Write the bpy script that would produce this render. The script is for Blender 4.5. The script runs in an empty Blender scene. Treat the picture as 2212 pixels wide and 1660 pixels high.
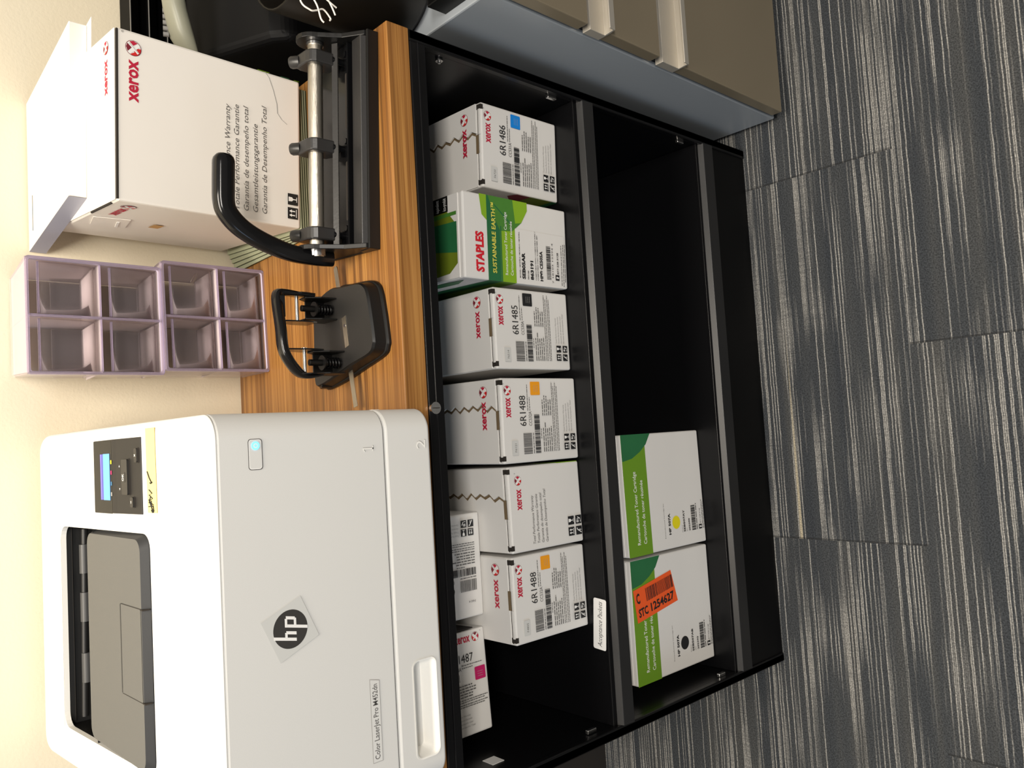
import bpy, bmesh, math, random
from mathutils import Vector, Matrix
random.seed(7)
SC = bpy.context.scene
COL = SC.collection
PI = math.pi

# ------------------------------------------------------------------ camera, world, lights, exposure
CAM_F, YAW, PITCH, ROLL = 1710.1072, 0.0871, 0.7415, -0.0013
def cam_axes(a, b, c):
    fwd = Vector((math.sin(a)*math.cos(b), math.cos(a)*math.cos(b), -math.sin(b)))
    r0 = Vector((math.cos(a), -math.sin(a), 0)); u0 = r0.cross(fwd)
    return (math.cos(c)*r0 + math.sin(c)*u0, -math.sin(c)*r0 + math.cos(c)*u0, fwd)
r_, u_, f_ = cam_axes(YAW, PITCH, ROLL)
cd = bpy.data.cameras.new('camera'); cam = bpy.data.objects.new('camera', cd); COL.objects.link(cam)
cd.sensor_fit = 'HORIZONTAL'; cd.sensor_width = 36.0; cd.lens = CAM_F/2212*36; cd.clip_start = 0.02
m = Matrix.Identity(4)
for i in range(3):                      # phone held sideways: picture right is downwards in the room
    m[i][0] = -u_[i]; m[i][1] = r_[i]; m[i][2] = -f_[i]
m[0][3], m[1][3], m[2][3] = -0.5162, -0.7772, 1.3531
cam.matrix_world = m
SC.camera = cam

w = bpy.data.worlds.new('world'); SC.world = w; w.use_nodes = True
w.node_tree.nodes['Background'].inputs[0].default_value = (1.0, 0.93, 0.84, 1)
w.node_tree.nodes['Background'].inputs[1].default_value = 0.20

def area(name, loc, aim, sx, sy, power, col):
    l = bpy.data.lights.new(name, 'AREA'); l.shape = 'RECTANGLE'; l.size = sx; l.size_y = sy
    l.energy = power; l.color = col
    o = bpy.data.objects.new(name, l); COL.objects.link(o); o.location = loc
    o.rotation_euler = (Vector(aim)-Vector(loc)).to_track_quat('-Z', 'Y').to_euler()
    return o
area('ceiling_panel_light', (-0.55, -0.25, 2.65), (-0.55, -0.25, 0), 1.2, 0.6, 33, (1.0, 0.91, 0.78))
area('ceiling_panel_light', (-0.2, -2.0, 2.65), (-0.2, -2.0, 0), 1.2, 0.6, 62, (1.0, 0.94, 0.86))
area('window_light', (-3.2, -1.6, 1.5), (-0.5, 0.0, 0.6), 1.4, 1.2, 12, (0.55, 0.75, 1.0))
SC.view_settings.view_transform = 'Standard'; SC.view_settings.look = 'None'
SC.view_settings.exposure = 0.44; SC.view_settings.gamma = 1.0; SC.view_settings.use_curve_mapping = False

# ------------------------------------------------------------------ materials
def srgb(r, g, b):
    return tuple(((c/255)/12.92 if c/255 <= 0.04045 else ((c/255+0.055)/1.055)**2.4) for c in (r, g, b)) + (1,)
MATS = {}
def mat(name, col, rough=0.5, metal=0.0, spec=0.5, bump=0.0, bscale=200, var=0.0, vscale=8, coat=0.0, emis=None, estr=1.0, aniso=None):
    if name in MATS: return MATS[name]
    m = bpy.data.materials.new(name); m.use_nodes = True; nt = m.node_tree; b = nt.nodes['Principled BSDF']
    b.inputs['Base Color'].default_value = col; b.inputs['Roughness'].default_value = rough
    b.inputs['Metallic'].default_value = metal; b.inputs['Specular IOR Level'].default_value = spec
    b.inputs['Coat Weight'].default_value = coat
    tc = nt.nodes.new('ShaderNodeTexCoord')
    n = nt.nodes.new('ShaderNodeTexNoise'); n.inputs['Scale'].default_value = vscale; n.inputs['Detail'].default_value = 4
    nt.links.new(tc.outputs['Object'], n.inputs['Vector'])
    mx = nt.nodes.new('ShaderNodeMix'); mx.data_type = 'RGBA'
    mx.inputs['A'].default_value = tuple(c*(1-var) for c in col[:3])+(1,)
    mx.inputs['B'].default_value = tuple(min(1, c*(1+var)) for c in col[:3])+(1,)
    nt.links.new(n.outputs['Fac'], mx.inputs['Factor']); nt.links.new(mx.outputs['Result'], b.inputs['Base Color'])
    if bump > 0:
        n2 = nt.nodes.new('ShaderNodeTexNoise'); n2.inputs['Scale'].default_value = bscale; n2.inputs['Detail'].default_value = 3
        if aniso:
            mp = nt.nodes.new('ShaderNodeMapping'); mp.inputs['Scale'].default_value = aniso
            nt.links.new(tc.outputs['Object'], mp.inputs['Vector']); nt.links.new(mp.outputs['Vector'], n2.inputs['Vector'])
        else: nt.links.new(tc.outputs['Object'], n2.inputs['Vector'])
        bp = nt.nodes.new('ShaderNodeBump'); bp.inputs['Strength'].default_value = bump; bp.inputs['Distance'].default_value = 0.001
        nt.links.new(n2.outputs['Fac'], bp.inputs['Height']); nt.links.new(bp.outputs['Normal'], b.inputs['Normal'])
    if emis:
        b.inputs['Emission Color'].default_value = emis; b.inputs['Emission Strength'].default_value = estr
    MATS[name] = m
    return m
WALL = mat('cream_wall_paint', srgb(230, 219, 194), 0.75, bump=0.25, bscale=260, var=0.015, vscale=6)
BLACK = mat('black_painted_steel', (0.0035, 0.0035, 0.004, 1), 0.30, spec=0.28, bump=0.06, bscale=700, var=0.1)
BLACKP = mat('black_punch_plastic', (0.006, 0.0058, 0.0055, 1), 0.38, spec=0.32, bump=0.05, bscale=900, var=0.05)
BLACKG = mat('glossy_black_plastic', (0.004, 0.004, 0.0045, 1), 0.16, spec=0.4, var=0.05)
DGREY = mat('dark_grey_cast', (0.022, 0.021, 0.0205, 1), 0.36, bump=0.1, bscale=300, var=0.08)
STEEL = mat('brushed_steel', (0.52, 0.48, 0.41, 1), 0.28, metal=1.0, bump=0.3, bscale=60, aniso=(1, 40, 40), var=0.08)
CHROME = mat('bright_screw_steel', (0.7, 0.7, 0.7, 1), 0.22, metal=1.0)
PAINTG = mat('taupe_drawer_paint', srgb(135, 124, 104), 0.33, metal=0.35, bump=0.06, bscale=900, var=0.04, vscale=3)
PAINTS = mat('cabinet_paint_blue_lit', srgb(150, 156, 162), 0.30, metal=0.15, bump=0.05, bscale=900, var=0.03, vscale=3)  # shell colour carries the blue of window light and reflections
PULL = mat('brushed_nickel_pull', (0.56, 0.52, 0.45, 1), 0.42, metal=0.6, bump=0.25, bscale=50, aniso=(1, 30, 30), var=0.05)
PWHITE = mat('printer_white_plastic', srgb(238, 236, 230), 0.45, bump=0.05, bscale=1200, var=0.01)
PGREY = mat('printer_front_plastic', srgb(214, 213, 209), 0.48, bump=0.06, bscale=1200, var=0.01)
TRAYG = mat('output_tray_grey_plastic', srgb(90, 90, 88), 0.5, bump=0.1, bscale=1500, var=0.02)
TRAYD = mat('output_tray_dark_edge', srgb(44, 45, 47), 0.55, spec=.3, bump=0.1, bscale=1500, var=0.02)
CAVB = mat('paper_exit_black', (0.012, 0.012, 0.012, 1), 0.45, var=0.1)
CAVG = mat('paper_exit_roller', (0.06, 0.06, 0.06, 1), 0.4, var=0.1)
CARD = mat('white_carton_board', srgb(222, 219, 214), 0.55, bump=0.12, bscale=40, var=0.02, vscale=12)
CARDB = mat('white_carton_board_large', srgb(236, 230, 221), 0.5, bump=0.2, bscale=18, var=0.015, vscale=6)
CARDE = mat('raw_card_edge', srgb(110, 92, 66), 0.8, var=0.15, vscale=60)
GAP = mat('carton_slit_shadow_brown', (0.02, 0.015, 0.011, 1), 0.9)
INK = mat('black_ink', (0.012, 0.012, 0.013, 1), 0.6)
INKG = mat('grey_ink', srgb(96, 94, 92), 0.6)
INKL = mat('light_grey_ink', srgb(150, 147, 143), 0.6)
XRED = mat('carmine_ink', srgb(184, 28, 58), 0.55)
XREDB = mat('bright_red_ink', srgb(206, 36, 34), 0.5)
XDARK = mat('dark_maroon_ink', srgb(120, 30, 44), 0.55)
WHT = mat('white_ink', srgb(236, 234, 230), 0.55)
CYAN = mat('cyan_ink', srgb(18, 132, 220), 0.5)
ORANGE = mat('amber_ink', srgb(236, 156, 30), 0.5)
MAG = mat('magenta_ink', srgb(190, 26, 96), 0.5)
SRED = mat('store_red_ink', srgb(208, 28, 44), 0.5)
GDARK = mat('deep_green_ink', srgb(38, 104, 62), 0.5, var=0.15, vscale=30)
GMID = mat('leaf_green_ink', srgb(72, 128, 48), 0.5, var=0.15, vscale=40)
GLIME = mat('lime_green_ink', srgb(132, 172, 36), 0.5, var=0.06, vscale=20)
GOLIVE = mat('olive_green_ink', srgb(108, 124, 30), 0.5, var=0.15, vscale=25)
GBAND = mat('grass_green_ink', srgb(104, 146, 32), 0.5, var=0.05, vscale=10)
YTXT = mat('pale_yellow_ink', srgb(226, 214, 90), 0.5)
YDOT = mat('yellow_dot_ink', srgb(228, 214, 30), 0.5)
STICK = mat('orange_sticker_paper', srgb(238, 92, 38), 0.45)
NOTE = mat('pale_yellow_note', srgb(242, 220, 140), 0.7)
PANEL = mat('panel_dark_plastic', srgb(40, 38, 36), 0.5, spec=.3)
PANELD = mat('panel_black_glass', srgb(17, 16, 15), 0.35, spec=.22)
BTN = mat('panel_button', srgb(46, 44, 42), 0.45, spec=.35)
LCD = mat('lcd_blue_backlight', srgb(60, 120, 200), 0.3, emis=srgb(120, 195, 255), estr=0.62)
LCDP = mat('lcd_violet_edge', srgb(70, 60, 160), 0.3, emis=srgb(150, 140, 250), estr=0.55)
PWRL = mat('power_lamp_blue', srgb(120, 200, 240), 0.3, emis=srgb(120, 215, 255), estr=0.8)
PADG = mat('pale_green_folder', srgb(158, 162, 134), 0.7, var=0.05)
PADC = mat('dark_green_folder_edge', srgb(50, 56, 34), 0.7, var=0.1)
HAND = mat('grey_handset_plastic', srgb(140, 140, 124), 0.4, var=0.02)
SHADEW = mat('shaded_white_board', srgb(158, 158, 170), 0.6)  # white board with the shade of its side put into the colour
BROWN = mat('dark_brown_gloss', (0.007, 0.0055, 0.004, 1), 0.4, spec=.3)
TAPE = mat('clear_film_sheen', srgb(206, 205, 201), 0.25)
TAN = mat('tan_patch', srgb(196, 152, 92), 0.6)

def wood():
    m = bpy.data.materials.new('zebra_oak_laminate'); m.use_nodes = True; nt = m.node_tree; b = nt.nodes['Principled BSDF']
    tc = nt.nodes.new('ShaderNodeTexCoord'); N = nt.nodes.new; L = nt.links.new
    def noise(sc, det, dist=0):
        mp = N('ShaderNodeMapping'); mp.inputs['Scale'].default_value = sc; L(tc.outputs['Object'], mp.inputs['Vector'])
        n = N('ShaderNodeTexNoise'); n.inputs['Scale'].default_value = 1; n.inputs['Detail'].default_value = det
        n.inputs['Distortion'].default_value = dist
        L(mp.outputs['Vector'], n.inputs['Vector']); return n
    a = noise((1.6, 120, 120), 3, 0.3); c = noise((4, 420, 420), 2, 0.1); d = noise((1.2, 26, 30), 2, 0.6)
    r1 = N('ShaderNodeValToRGB'); e = r1.color_ramp.elements
    e[0].position = 0.30; e[0].color = srgb(112, 78, 42); e[1].position = 0.62; e[1].color = srgb(170, 124, 68)
    x = r1.color_ramp.elements.new(0.45); x.color = srgb(145, 100, 52)
    L(a.outputs['Fac'], r1.inputs['Fac'])
    r2 = N('ShaderNodeValToRGB'); e = r2.color_ramp.elements
    e[0].position = 0.35; e[0].color = (0.70, 0.62, 0.52, 1); e[1].position = 0.55; e[1].color = (1, 1, 1, 1)
    L(c.outputs['Fac'], r2.inputs['Fac'])
    r3 = N('ShaderNodeValToRGB'); e = r3.color_ramp.elements
    e[0].position = 0.35; e[0].color = (0.78, 0.72, 0.62, 1); e[1].position = 0.65; e[1].color = (1.12, 1.1, 1.05, 1)
    L(d.outputs['Fac'], r3.inputs['Fac'])
    def mul(p, q):
        k = N('ShaderNodeMix'); k.data_type = 'RGBA'; k.blend_type = 'MULTIPLY'; k.inputs['Factor'].default_value = 1
        L(p, k.inputs['A']); L(q, k.inputs['B']); return k.outputs['Result']
    L(mul(mul(r1.outputs['Color'], r2.outputs['Color']), r3.outputs['Color']), b.inputs['Base Color'])
    b.inputs['Roughness'].default_value = 0.36
    return m
WOOD = wood()

def carpet():
    m = bpy.data.materials.new('striped_loop_carpet'); m.use_nodes = True; nt = m.node_tree; b = nt.nodes['Principled BSDF']
    N = nt.nodes.new; L = nt.links.new
    geo = N('ShaderNodeTexCoord'); sx = N('ShaderNodeSeparateXYZ'); L(geo.outputs['Object'], sx.inputs[0])
    def M(op, a, b_=None, c=None):
        n = N('ShaderNodeMath'); n.operation = op
        for i, v in enumerate((a, b_, c)):
            if v is None: continue
            if isinstance(v, (int, float)): n.inputs[i].default_value = v
            else: L(v, n.inputs[i])
        return n.outputs[0]
    X, Y = sx.outputs[0], sx.outputs[1]
    T = 0.655
    row = M('FLOOR', M('DIVIDE', M('ADD', Y, 0.27), T))
    xs = M('DIVIDE', M('ADD', M('ADD', X, 0.08), M('MULTIPLY', row, T/2)), T)
    col = M('FLOOR', xs); fr = M('FRACT', xs)
    wn = N('ShaderNodeTexWhiteNoise'); wn.noise_dimensions = '2D'
    cv = N('ShaderNodeCombineXYZ'); L(row, cv.inputs[0]); L(col, cv.inputs[1]); L(cv.outputs[0], wn.inputs['Vector'])
    hs = M('MULTIPLY', wn.outputs['Value'], 7.3)
    def noise(kx, ky, det, off=0.0, usehash=True):
        c = N('ShaderNodeCombineXYZ'); L(M('MULTIPLY', X, kx), c.inputs[0]); L(M('MULTIPLY', Y, ky), c.inputs[1])
        if usehash: L(M('ADD', hs, off), c.inputs[2])
        n = N('ShaderNodeTexNoise'); n.inputs['Scale'].default_value = 1; n.inputs['Detail'].default_value = det
        L(c.outputs[0], n.inputs['Vector']); return n.outputs['Fac']
    def ramp(f, stops):
        r = N('ShaderNodeValToRGB'); e = r.color_ramp.elements
        e[0].position, e[0].color = stops[0]; e[1].position, e[1].color = stops[-1]
        for p, c in stops[1:-1]:
            k = e.new(p); k.color = c
        L(f, r.inputs['Fac']); return r.outputs['Color']
    g = lambda v: (v, v, v, 1)
    fib = noise(420, 420, 1, 0, False)
    wob = noise(45, 40, 1, 2.0)
    yy = M('ADD', M('DIVIDE', Y, 0.0027), M('MULTIPLY', M('SUBTRACT', wob, 0.5), 0.7))
    rw = M('FLOOR', yy); ph = M('FRACT', yy)
    w2 = N('ShaderNodeTexWhiteNoise'); w2.noise_dimensions = '2D'; c2 = N('ShaderNodeCombineXYZ'); L(rw, c2.inputs[0]); L(hs, c2.inputs[1]); L(c2.outputs[0], w2.inputs['Vector'])
    c3 = N('ShaderNodeCombineXYZ'); L(M('MULTIPLY', X, 5.0), c3.inputs[0]); L(M('MULTIPLY', Y, 14.0), c3.inputs[1]); L(M('ADD', hs, M('MULTIPLY', w2.outputs['Value'], 3.0)), c3.inputs[2])
    n3 = N('ShaderNodeTexNoise'); n3.inputs['Scale'].default_value = 1; n3.inputs['Detail'].default_value = 1; L(c3.outputs[0], n3.inputs['Vector'])
    thr = M('ADD', M('MULTIPLY', w2.outputs['Value'], 0.6), M('MULTIPLY', n3.outputs['Fac'], 0.9))
    bright = ramp(thr, [(0.78, g(0)), (0.92, g(0.42)), (1.0, g(0.8))])
    prof = M('MULTIPLY', M('MULTIPLY', ph, M('SUBTRACT', 1.0, ph)), 4.0)
    line = M('MULTIPLY', bright, M('MULTIPLY', prof, M('ADD', 0.55, M('MULTIPLY', noise(380, 40, 0, 4.0), 0.9))))
    base = ramp(noise(0.4, 30, 1, 5.7), [(0.3, srgb(55, 58, 62)), (0.55, srgb(64, 66, 68)), (0.75, srgb(74, 74, 73))])
    mx = N('ShaderNodeMix'); mx.data_type = 'RGBA'; L(line, mx.inputs['Factor']); L(base, mx.inputs['A']); mx.inputs['B'].default_value = srgb(166, 163, 157)
    yl = ramp(noise(0.25, 46, 0, 11.0), [(0.83, g(0)), (0.85, g(1))])
    m2 = N('ShaderNodeMix'); m2.data_type = 'RGBA'; L(yl, m2.inputs['Factor']); L(mx.outputs['Result'], m2.inputs['A']); m2.inputs['B'].default_value = srgb(168, 158, 136)
    m3 = N('ShaderNodeMix'); m3.data_type = 'RGBA'; m3.blend_type = 'MULTIPLY'; m3.inputs['Factor'].default_value = 1
    L(m2.outputs['Result'], m3.inputs['A']); L(ramp(fib, [(0.3, g(0.55)), (0.7, g(1.25))]), m3.inputs['B'])
    seam = M('LESS_THAN', fr, 0.005)
    m4 = N('ShaderNodeMix'); m4.data_type = 'RGBA'; L(M('MULTIPLY', seam, 0.6), m4.inputs['Factor']); L(m3.outputs['Result'], m4.inputs['A']); m4.inputs['B'].default_value = srgb(40, 40, 40)
    L(m4.outputs['Result'], b.inputs['Base Color'])
    b.inputs['Roughness'].default_value = 0.95; b.inputs['Specular IOR Level'].default_value = 0.1
    bp = N('ShaderNodeBump'); bp.inputs['Strength'].default_value = 0.6; bp.inputs['Distance'].default_value = 0.002
    L(M('ADD', M('MULTIPLY', line, 0.6), fib), bp.inputs['Height']); L(bp.outputs['Normal'], b.inputs['Normal'])
    return m
CARPET = carpet()

def clear(name, tint, body, k):
    m = bpy.data.materials.new(name); m.use_nodes = True; nt = m.node_tree; N = nt.nodes.new; L = nt.links.new
    b = nt.nodes['Principled BSDF']; out = nt.nodes['Material Output']
    b.inputs['Base Color'].default_value = body; b.inputs['Roughness'].default_value = 0.12
    t = N('ShaderNodeBsdfTransparent'); t.inputs[0].default_value = tint
    mx = N('ShaderNodeMixShader'); fr = N('ShaderNodeFresnel'); fr.inputs[0].default_value = 1.25
    a = N('ShaderNodeMath'); a.operation = 'ADD'; a.inputs[1].default_value = k; a.use_clamp = True
    L(fr.outputs[0], a.inputs[0]); L(a.outputs[0], mx.inputs[0]); L(t.outputs[0], mx.inputs[1]); L(b.outputs[0], mx.inputs[2])
    L(mx.outputs[0], out.inputs[0]); return m
ACRY = clear('clear_lilac_acrylic', (0.985, 0.975, 0.982, 1), srgb(230, 218, 220), 0.03)
ACRE = clear('acrylic_thick_edge', (0.90, 0.87, 0.94, 1), srgb(206, 194, 216), 0.20)

# ------------------------------------------------------------------ mesh helpers
class MB:
    """collects faces and materials, builds ONE mesh object"""
    def __init__(s): s.v = []; s.f = []; s.mi = []; s.ms = []; s.sm = []
    def slot(s, m):
        if m not in s.ms: s.ms.append(m)
        return s.ms.index(m)
    def add(s, vs, fs, m, smooth=False):
        o = len(s.v); s.v += [tuple(v) for v in vs]; k = s.slot(m)
        for f in fs: s.f.append([i+o for i in f]); s.mi.append(k); s.sm.append(smooth)
    def box(s, x0, x1, y0, y1, z0, z1, m, T=None):
        vs = [Vector((x, y, z)) for x in (x0, x1) for y in (y0, y1) for z in (z0, z1)]
        if T: vs = [T @ v for v in vs]
        s.add(vs, [(0, 1, 3, 2), (4, 6, 7, 5), (0, 4, 5, 1), (2, 3, 7, 6), (0, 2, 6, 4), (1, 5, 7, 3)], m)
    def prism(s, pts, axis, a, b, m, smooth=False, T=None):
        """extrude 2D outline along axis ('x': pts=(y,z); 'y': (x,z); 'z': (x,y))"""
        def P(p, t): return {'x': Vector((t, p[0], p[1])), 'y': Vector((p[0], t, p[1])), 'z': Vector((p[0], p[1], t))}[axis]
        n = len(pts); vs = [P(p, a) for p in pts] + [P(p, b) for p in pts]
        if T: vs = [T @ v for v in vs]
        s.add(vs, [tuple(range(n))[::-1], tuple(range(n, 2*n))], m)
        o = len(s.v)-2*n; k = s.slot(m)
        for i in range(n):
            s.f.append([o+i, o+(i+1) % n, o+n+(i+1) % n, o+n+i]); s.mi.append(k); s.sm.append(smooth)
    def tube(s, pts, r, m, n=10, caps=True):
        pts = [Vector(p) for p in pts]; R = r if isinstance(r, (list, tuple)) else [r]*len(pts)
        rings = []; up = None
        for i, p in enumerate(pts):
            t = (pts[min(i+1, len(pts)-1)]-pts[max(i-1, 0)]).normalized()
            if up is None: up = t.orthogonal().normalized()
            up = (up - t*up.dot(t)).normalized(); sd = t.cross(up)
            rings.append([p + R[i]*(math.cos(2*PI*j/n)*up + math.sin(2*PI*j/n)*sd) for j in range(n)])
        vs = [v for r_ in rings for v in r_]; fs = []
        for i in range(len(rings)-1):
            for j in range(n): fs.append((i*n+j, i*n+(j+1) % n, (i+1)*n+(j+1) % n, (i+1)*n+j))
        s.add(vs, fs, m, True)
        if caps: s.add(rings[0], [tuple(range(n))[::-1]], m); s.add(rings[-1], [tuple(range(n))], m)
    def build(s, name, parent=None, bevel=0, seg=2, loc=None, rotz=None):
        me = bpy.data.meshes.new(name); me.from_pydata(s.v, [], s.f)
        for m in s.ms: me.materials.append(m)
        for p, k, sm in zip(me.polygons, s.mi, s.sm): p.material_index = k; p.use_smooth = sm
        bm = bmesh.new(); bm.from_mesh(me); bmesh.ops.recalc_face_normals(bm, faces=bm.faces); bm.to_mesh(me); bm.free()
        me.update()
        o = bpy.data.objects.new(name, me); COL.objects.link(o)
        if parent: o.parent = parent
        if loc: o.location = loc
        if rotz is not None: o.rotation_euler = (0, 0, rotz)
        if bevel:
            b = o.modifiers.new('bevel', 'BEVEL'); b.width = bevel; b.segments = seg; b.limit_method = 'ANGLE'; b.angle_limit = math.radians(35)
            b.harden_normals = False
        return o
def one(name, fn, parent=None, **k):
    q = MB(); fn(q); return q.build(name, parent, **k)
def tag(o, label=None, cat=None, group=None, kind=None):
    if label: o['label'] = label
    if cat: o['category'] = cat
    if group: o['group'] = group
    if kind: o['kind'] = kind
    return o
def empty(name, loc, rz=0, label=None, cat=None, group=None):
    o = bpy.data.objects.new(name, None); COL.objects.link(o); o.location = loc; o.rotation_euler = (0, 0, rz); o.empty_display_size = 0.05
    return tag(o, label, cat, group)
def rrect(x0, x1, y0, y1, r, n=5):
    pts = []
    for cx, cy, a0 in ((x1-r, y0+r, -PI/2), (x1-r, y1-r, 0), (x0+r, y1-r, PI/2), (x0+r, y0+r, PI)):
        for i in range(n+1):
            a = a0 + PI/2*i/n; pts.append((cx+r*math.cos(a), cy+r*math.sin(a)))
    return pts

# text: the built-in font, turned into flat mesh
_TC = {}
def glyphs(s, bold=0.0, shear=0.0):
    key = (s, bold, shear)
    if key in _TC: return _TC[key]
    c = bpy.data.curves.new('tmp', 'FONT'); c.body = s; c.size = 1; c.resolution_u = 2; c.offset = bold; c.shear = shear; c.fill_mode = 'FRONT'
    o = bpy.data.objects.new('tmp', c); COL.objects.link(o)
    bpy.context.view_layer.update()
    dg = bpy.context.evaluated_depsgraph_get(); me = bpy.data.meshes.new_from_object(o.evaluated_get(dg))
    vs = [(v.co.x, v.co.y) for v in me.vertices]; fs = [tuple(p.vertices) for p in me.polygons]
    bpy.data.objects.remove(o); bpy.data.curves.remove(c); bpy.data.meshes.remove(me)
    _TC[key] = (vs, fs); return _TC[key]
CAPH = 0.72
class Print:
    """flat ink layers on a face: O origin, U reading direction, V up"""
    def __init__(s, O, U, V, gap=0.0003):
        s.mb = MB(); s.O = Vector(O); s.U = Vector(U).normalized(); s.V = Vector(V).normalized(); s.N = s.U.cross(s.V); s.k = 0; s.g = gap
    def P(s, u, v): return s.O + s.U*u + s.V*v + s.N*(s.g + s.k*0.00006)
    def poly(s, pts, m): s.k += 1; s.mb.add([s.P(*p) for p in pts], [tuple(range(len(pts)))], m)
    def rect(s, u0, v0, u1, v1, m): s.poly([(u0, v0), (u1, v0), (u1, v1), (u0, v1)], m)
    def ell(s, u, v, ru, rv, m, n=28, a0=0, a1=2*PI):
        s.poly([(u+ru*math.cos(a0+(a1-a0)*i/n), v+rv*math.sin(a0+(a1-a0)*i/n)) for i in range(n + (0 if a1-a0 > 6.2 else 1))], m)
    def rr(s, u0, v0, u1, v1, r, m): s.poly(rrect(u0, u1, v0, v1, r, 4), m)
    def text(s, t, u, v, width, cap, m, bold=0.0, shear=0.0, al='l'):
        vs, fs = glyphs(t, bold, shear)
        if not vs: return
        x0 = min(p[0] for p in vs); x1 = max(p[0] for p in vs); sy = cap/CAPH
        sx = (width/(x1-x0)) if width else sy
        off = u if al == 'l' else (u-width if al == 'r' else u-(x1-x0)*sx/2)
        s.k += 1; s.mb.add([s.P(off+(a-x0)*sx, v+b*sy) for a, b in vs], fs, m)
    def bars(s, u0, v0, u1, v1, m, n=30, seed=1):
        s.k += 1; rd = random.Random(seed); u = u0; p = (u1-u0)/n
        while u < u1-p*0.5:
            w_ = p*rd.choice((0.28, 0.5, 0.5, 0.85, 1.1)); s.mb.add([s.P(a, b) for a, b in ((u, v0), (min(u+w_, u1), v0), (min(u+w_, u1), v1), (u, v1))], [(0, 1, 2, 3)], m)
            u += w_ + p*rd.choice((0.3, 0.45, 0.7))
    def words(s, u0, v, u1, h, m, seed=1, ragged=0.0):
        s.k += 1; rd = random.Random(seed); u = u0; end = u1 - (u1-u0)*ragged*rd.random()
        while u < end:
            w_ = h*rd.uniform(1.5, 5.0); e = min(u+w_, end); s.mb.add([s.P(a, b) for a, b in ((u, v), (e, v), (e, v+h), (u, v+h))], [(0, 1, 2, 3)], m)
            u = e + h*0.7
    def sphere_logo(s, u, v, r, m1=None, m2=None):
        s.ell(u, v, r, r, XDARK); s.ell(u, v, r*0.93, r*0.93, WHT)
        s.ell(u, v, r*0.93, r*0.93, XREDB, 10, PI*0.86, PI*1.5); 
        s.poly([(u-r*.93*math.cos(.3), v-r*.93*math.sin(.3)), (u, v+r*0.06), (u+r*.1, v-r*.92), (u-r*.45, v-r*.8)], XREDB)
        s.poly([(u-r*.55, v+r*.72), (u+r*.02, v+r*.22), (u+r*.5, v+r*.76), (u, v+r*.92)], XDARK)
        s.poly([(u+r*.76, v+r*.5), (u+r*.3, v+r*.02), (u+r*.72, v-r*.52), (u+r*.92, v)], XRED)
        band = lambda a, b, wd, c: s.poly([(u+r*p[0]-wd*r*c[0], v+r*p[1]-wd*r*c[1]) for p in (a, b)] + [(u+r*p[0]+wd*r*c[0], v+r*p[1]+wd*r*c[1]) for p in (b, a)], WHT)
        band((-.72, .5), (.45, -.78), .15, (.6, .6)); band((-.6, -.6), (.62, .62), .17, (-.6, .6))
        s.poly([(u-r*.5, v-r*.62), (u+r*.6, v+r*.5), (u+r*.56, v+r*.55), (u-r*.53, v-r*.58)], INKL)
    def icon(s, u, v, a, kind):
        s.rect(u, v, u+a, v+a, INK); q = lambda pts: s.poly([(u+a*x, v+a*y) for x, y in pts], WHT)
        if kind == 0:
            for c in (.32, .68):
                q([(c-.05, .28), (c+.05, .28), (c+.05, .62), (c-.05, .62)]); q([(c-.15, .6), (c+.15, .6), (c, .86)])
            q([(.14, .14), (.86, .14), (.86, .2), (.14, .2)])
        elif kind == 1:
            q([(.3, .92), (.7, .92), (.68, .6), (.55, .46), (.45, .46), (.32, .6)]); q([(.46, .48), (.54, .48), (.54, .14), (.46, .14)]); q([(.28, .1), (.72, .1), (.72, .16), (.28, .16)])
        elif kind == 2:
            q([(.18, .1), (.3, .1), (.66, .7), (.56, .76)]); q([(.5, .1), (.58, .1), (.62, .5), (.54, .5)]); q([(.62, .74), (.82, .74), (.82, .86), (.62, .86)])
        else:
            q([(.16, .5), (.4, .5), (.4, .84), (.16, .84)]); s.ell(u+a*.28, v+a*.67, a*.07, a*.07, INK, 8)
            q([(.5, .2), (.6, .2), (.84, .66), (.74, .7)]); q([(.16, .16), (.44, .16), (.44, .24), (.16, .24)]); q([(.5, .5), (.58, .5), (.58, .84), (.5, .84)])
    def build(s, name, parent=None): return s.mb.build(name, parent)

# ------------------------------------------------------------------ the room
H = 0.8113; D = 0.463
tag(one('floor', lambda q: q.box(-3.4, 2.6, -2.6, D, -0.02, 0, CARPET)), kind='structure')
tag(one('wall_back', lambda q: q.box(-3.4, 2.6, D, D+0.1, 0, 2.7, WALL)), kind='structure')

tag(one('baseboard_back', lambda q: q.box(-3.4, 2.6, D-.004, D, 0, 0.17, mat('black_vinyl_base', srgb(38, 34, 31), .5))), kind='structure')

# ------------------------------------------------------------------ bookcase
bc = empty('bookcase', (-0.48, D/2, 0), 0, 'low black steel bookcase with two shelves of toner cartons under the wooden top', 'bookcase')
def bpart(name, fn, par=None, **k):
    q = MB(); fn(q); o = q.build(name, par or bc, **k)
    if par is None or par is bc: o.location = (0.48, -D/2, 0)
    return o
bpart('side_panel', lambda q: (q.box(-0.96, -0.946, 0.0, 0.455, 0, 0.7785, BLACK), q.box(-0.96, -0.945, 0.0, 0.012, 0, 0.7785, BLACK)), bevel=0.002)
bpart('side_panel', lambda q: (q.box(-0.014, 0, 0.0, 0.455, 0, 0.7785, BLACK), q.box(-0.016, 0, 0.0, 0.012, 0, 0.7785, BLACK)), bevel=0.002)
bpart('back_panel', lambda q: q.box(-0.946, -0.014, 0.448, 0.458, 0.005, 0.77, BLACK))
bpart('top_panel', lambda q: q.box(-0.946, -0.014, 0.021, 0.448, 0.762, 0.7775, BLACK))
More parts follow.
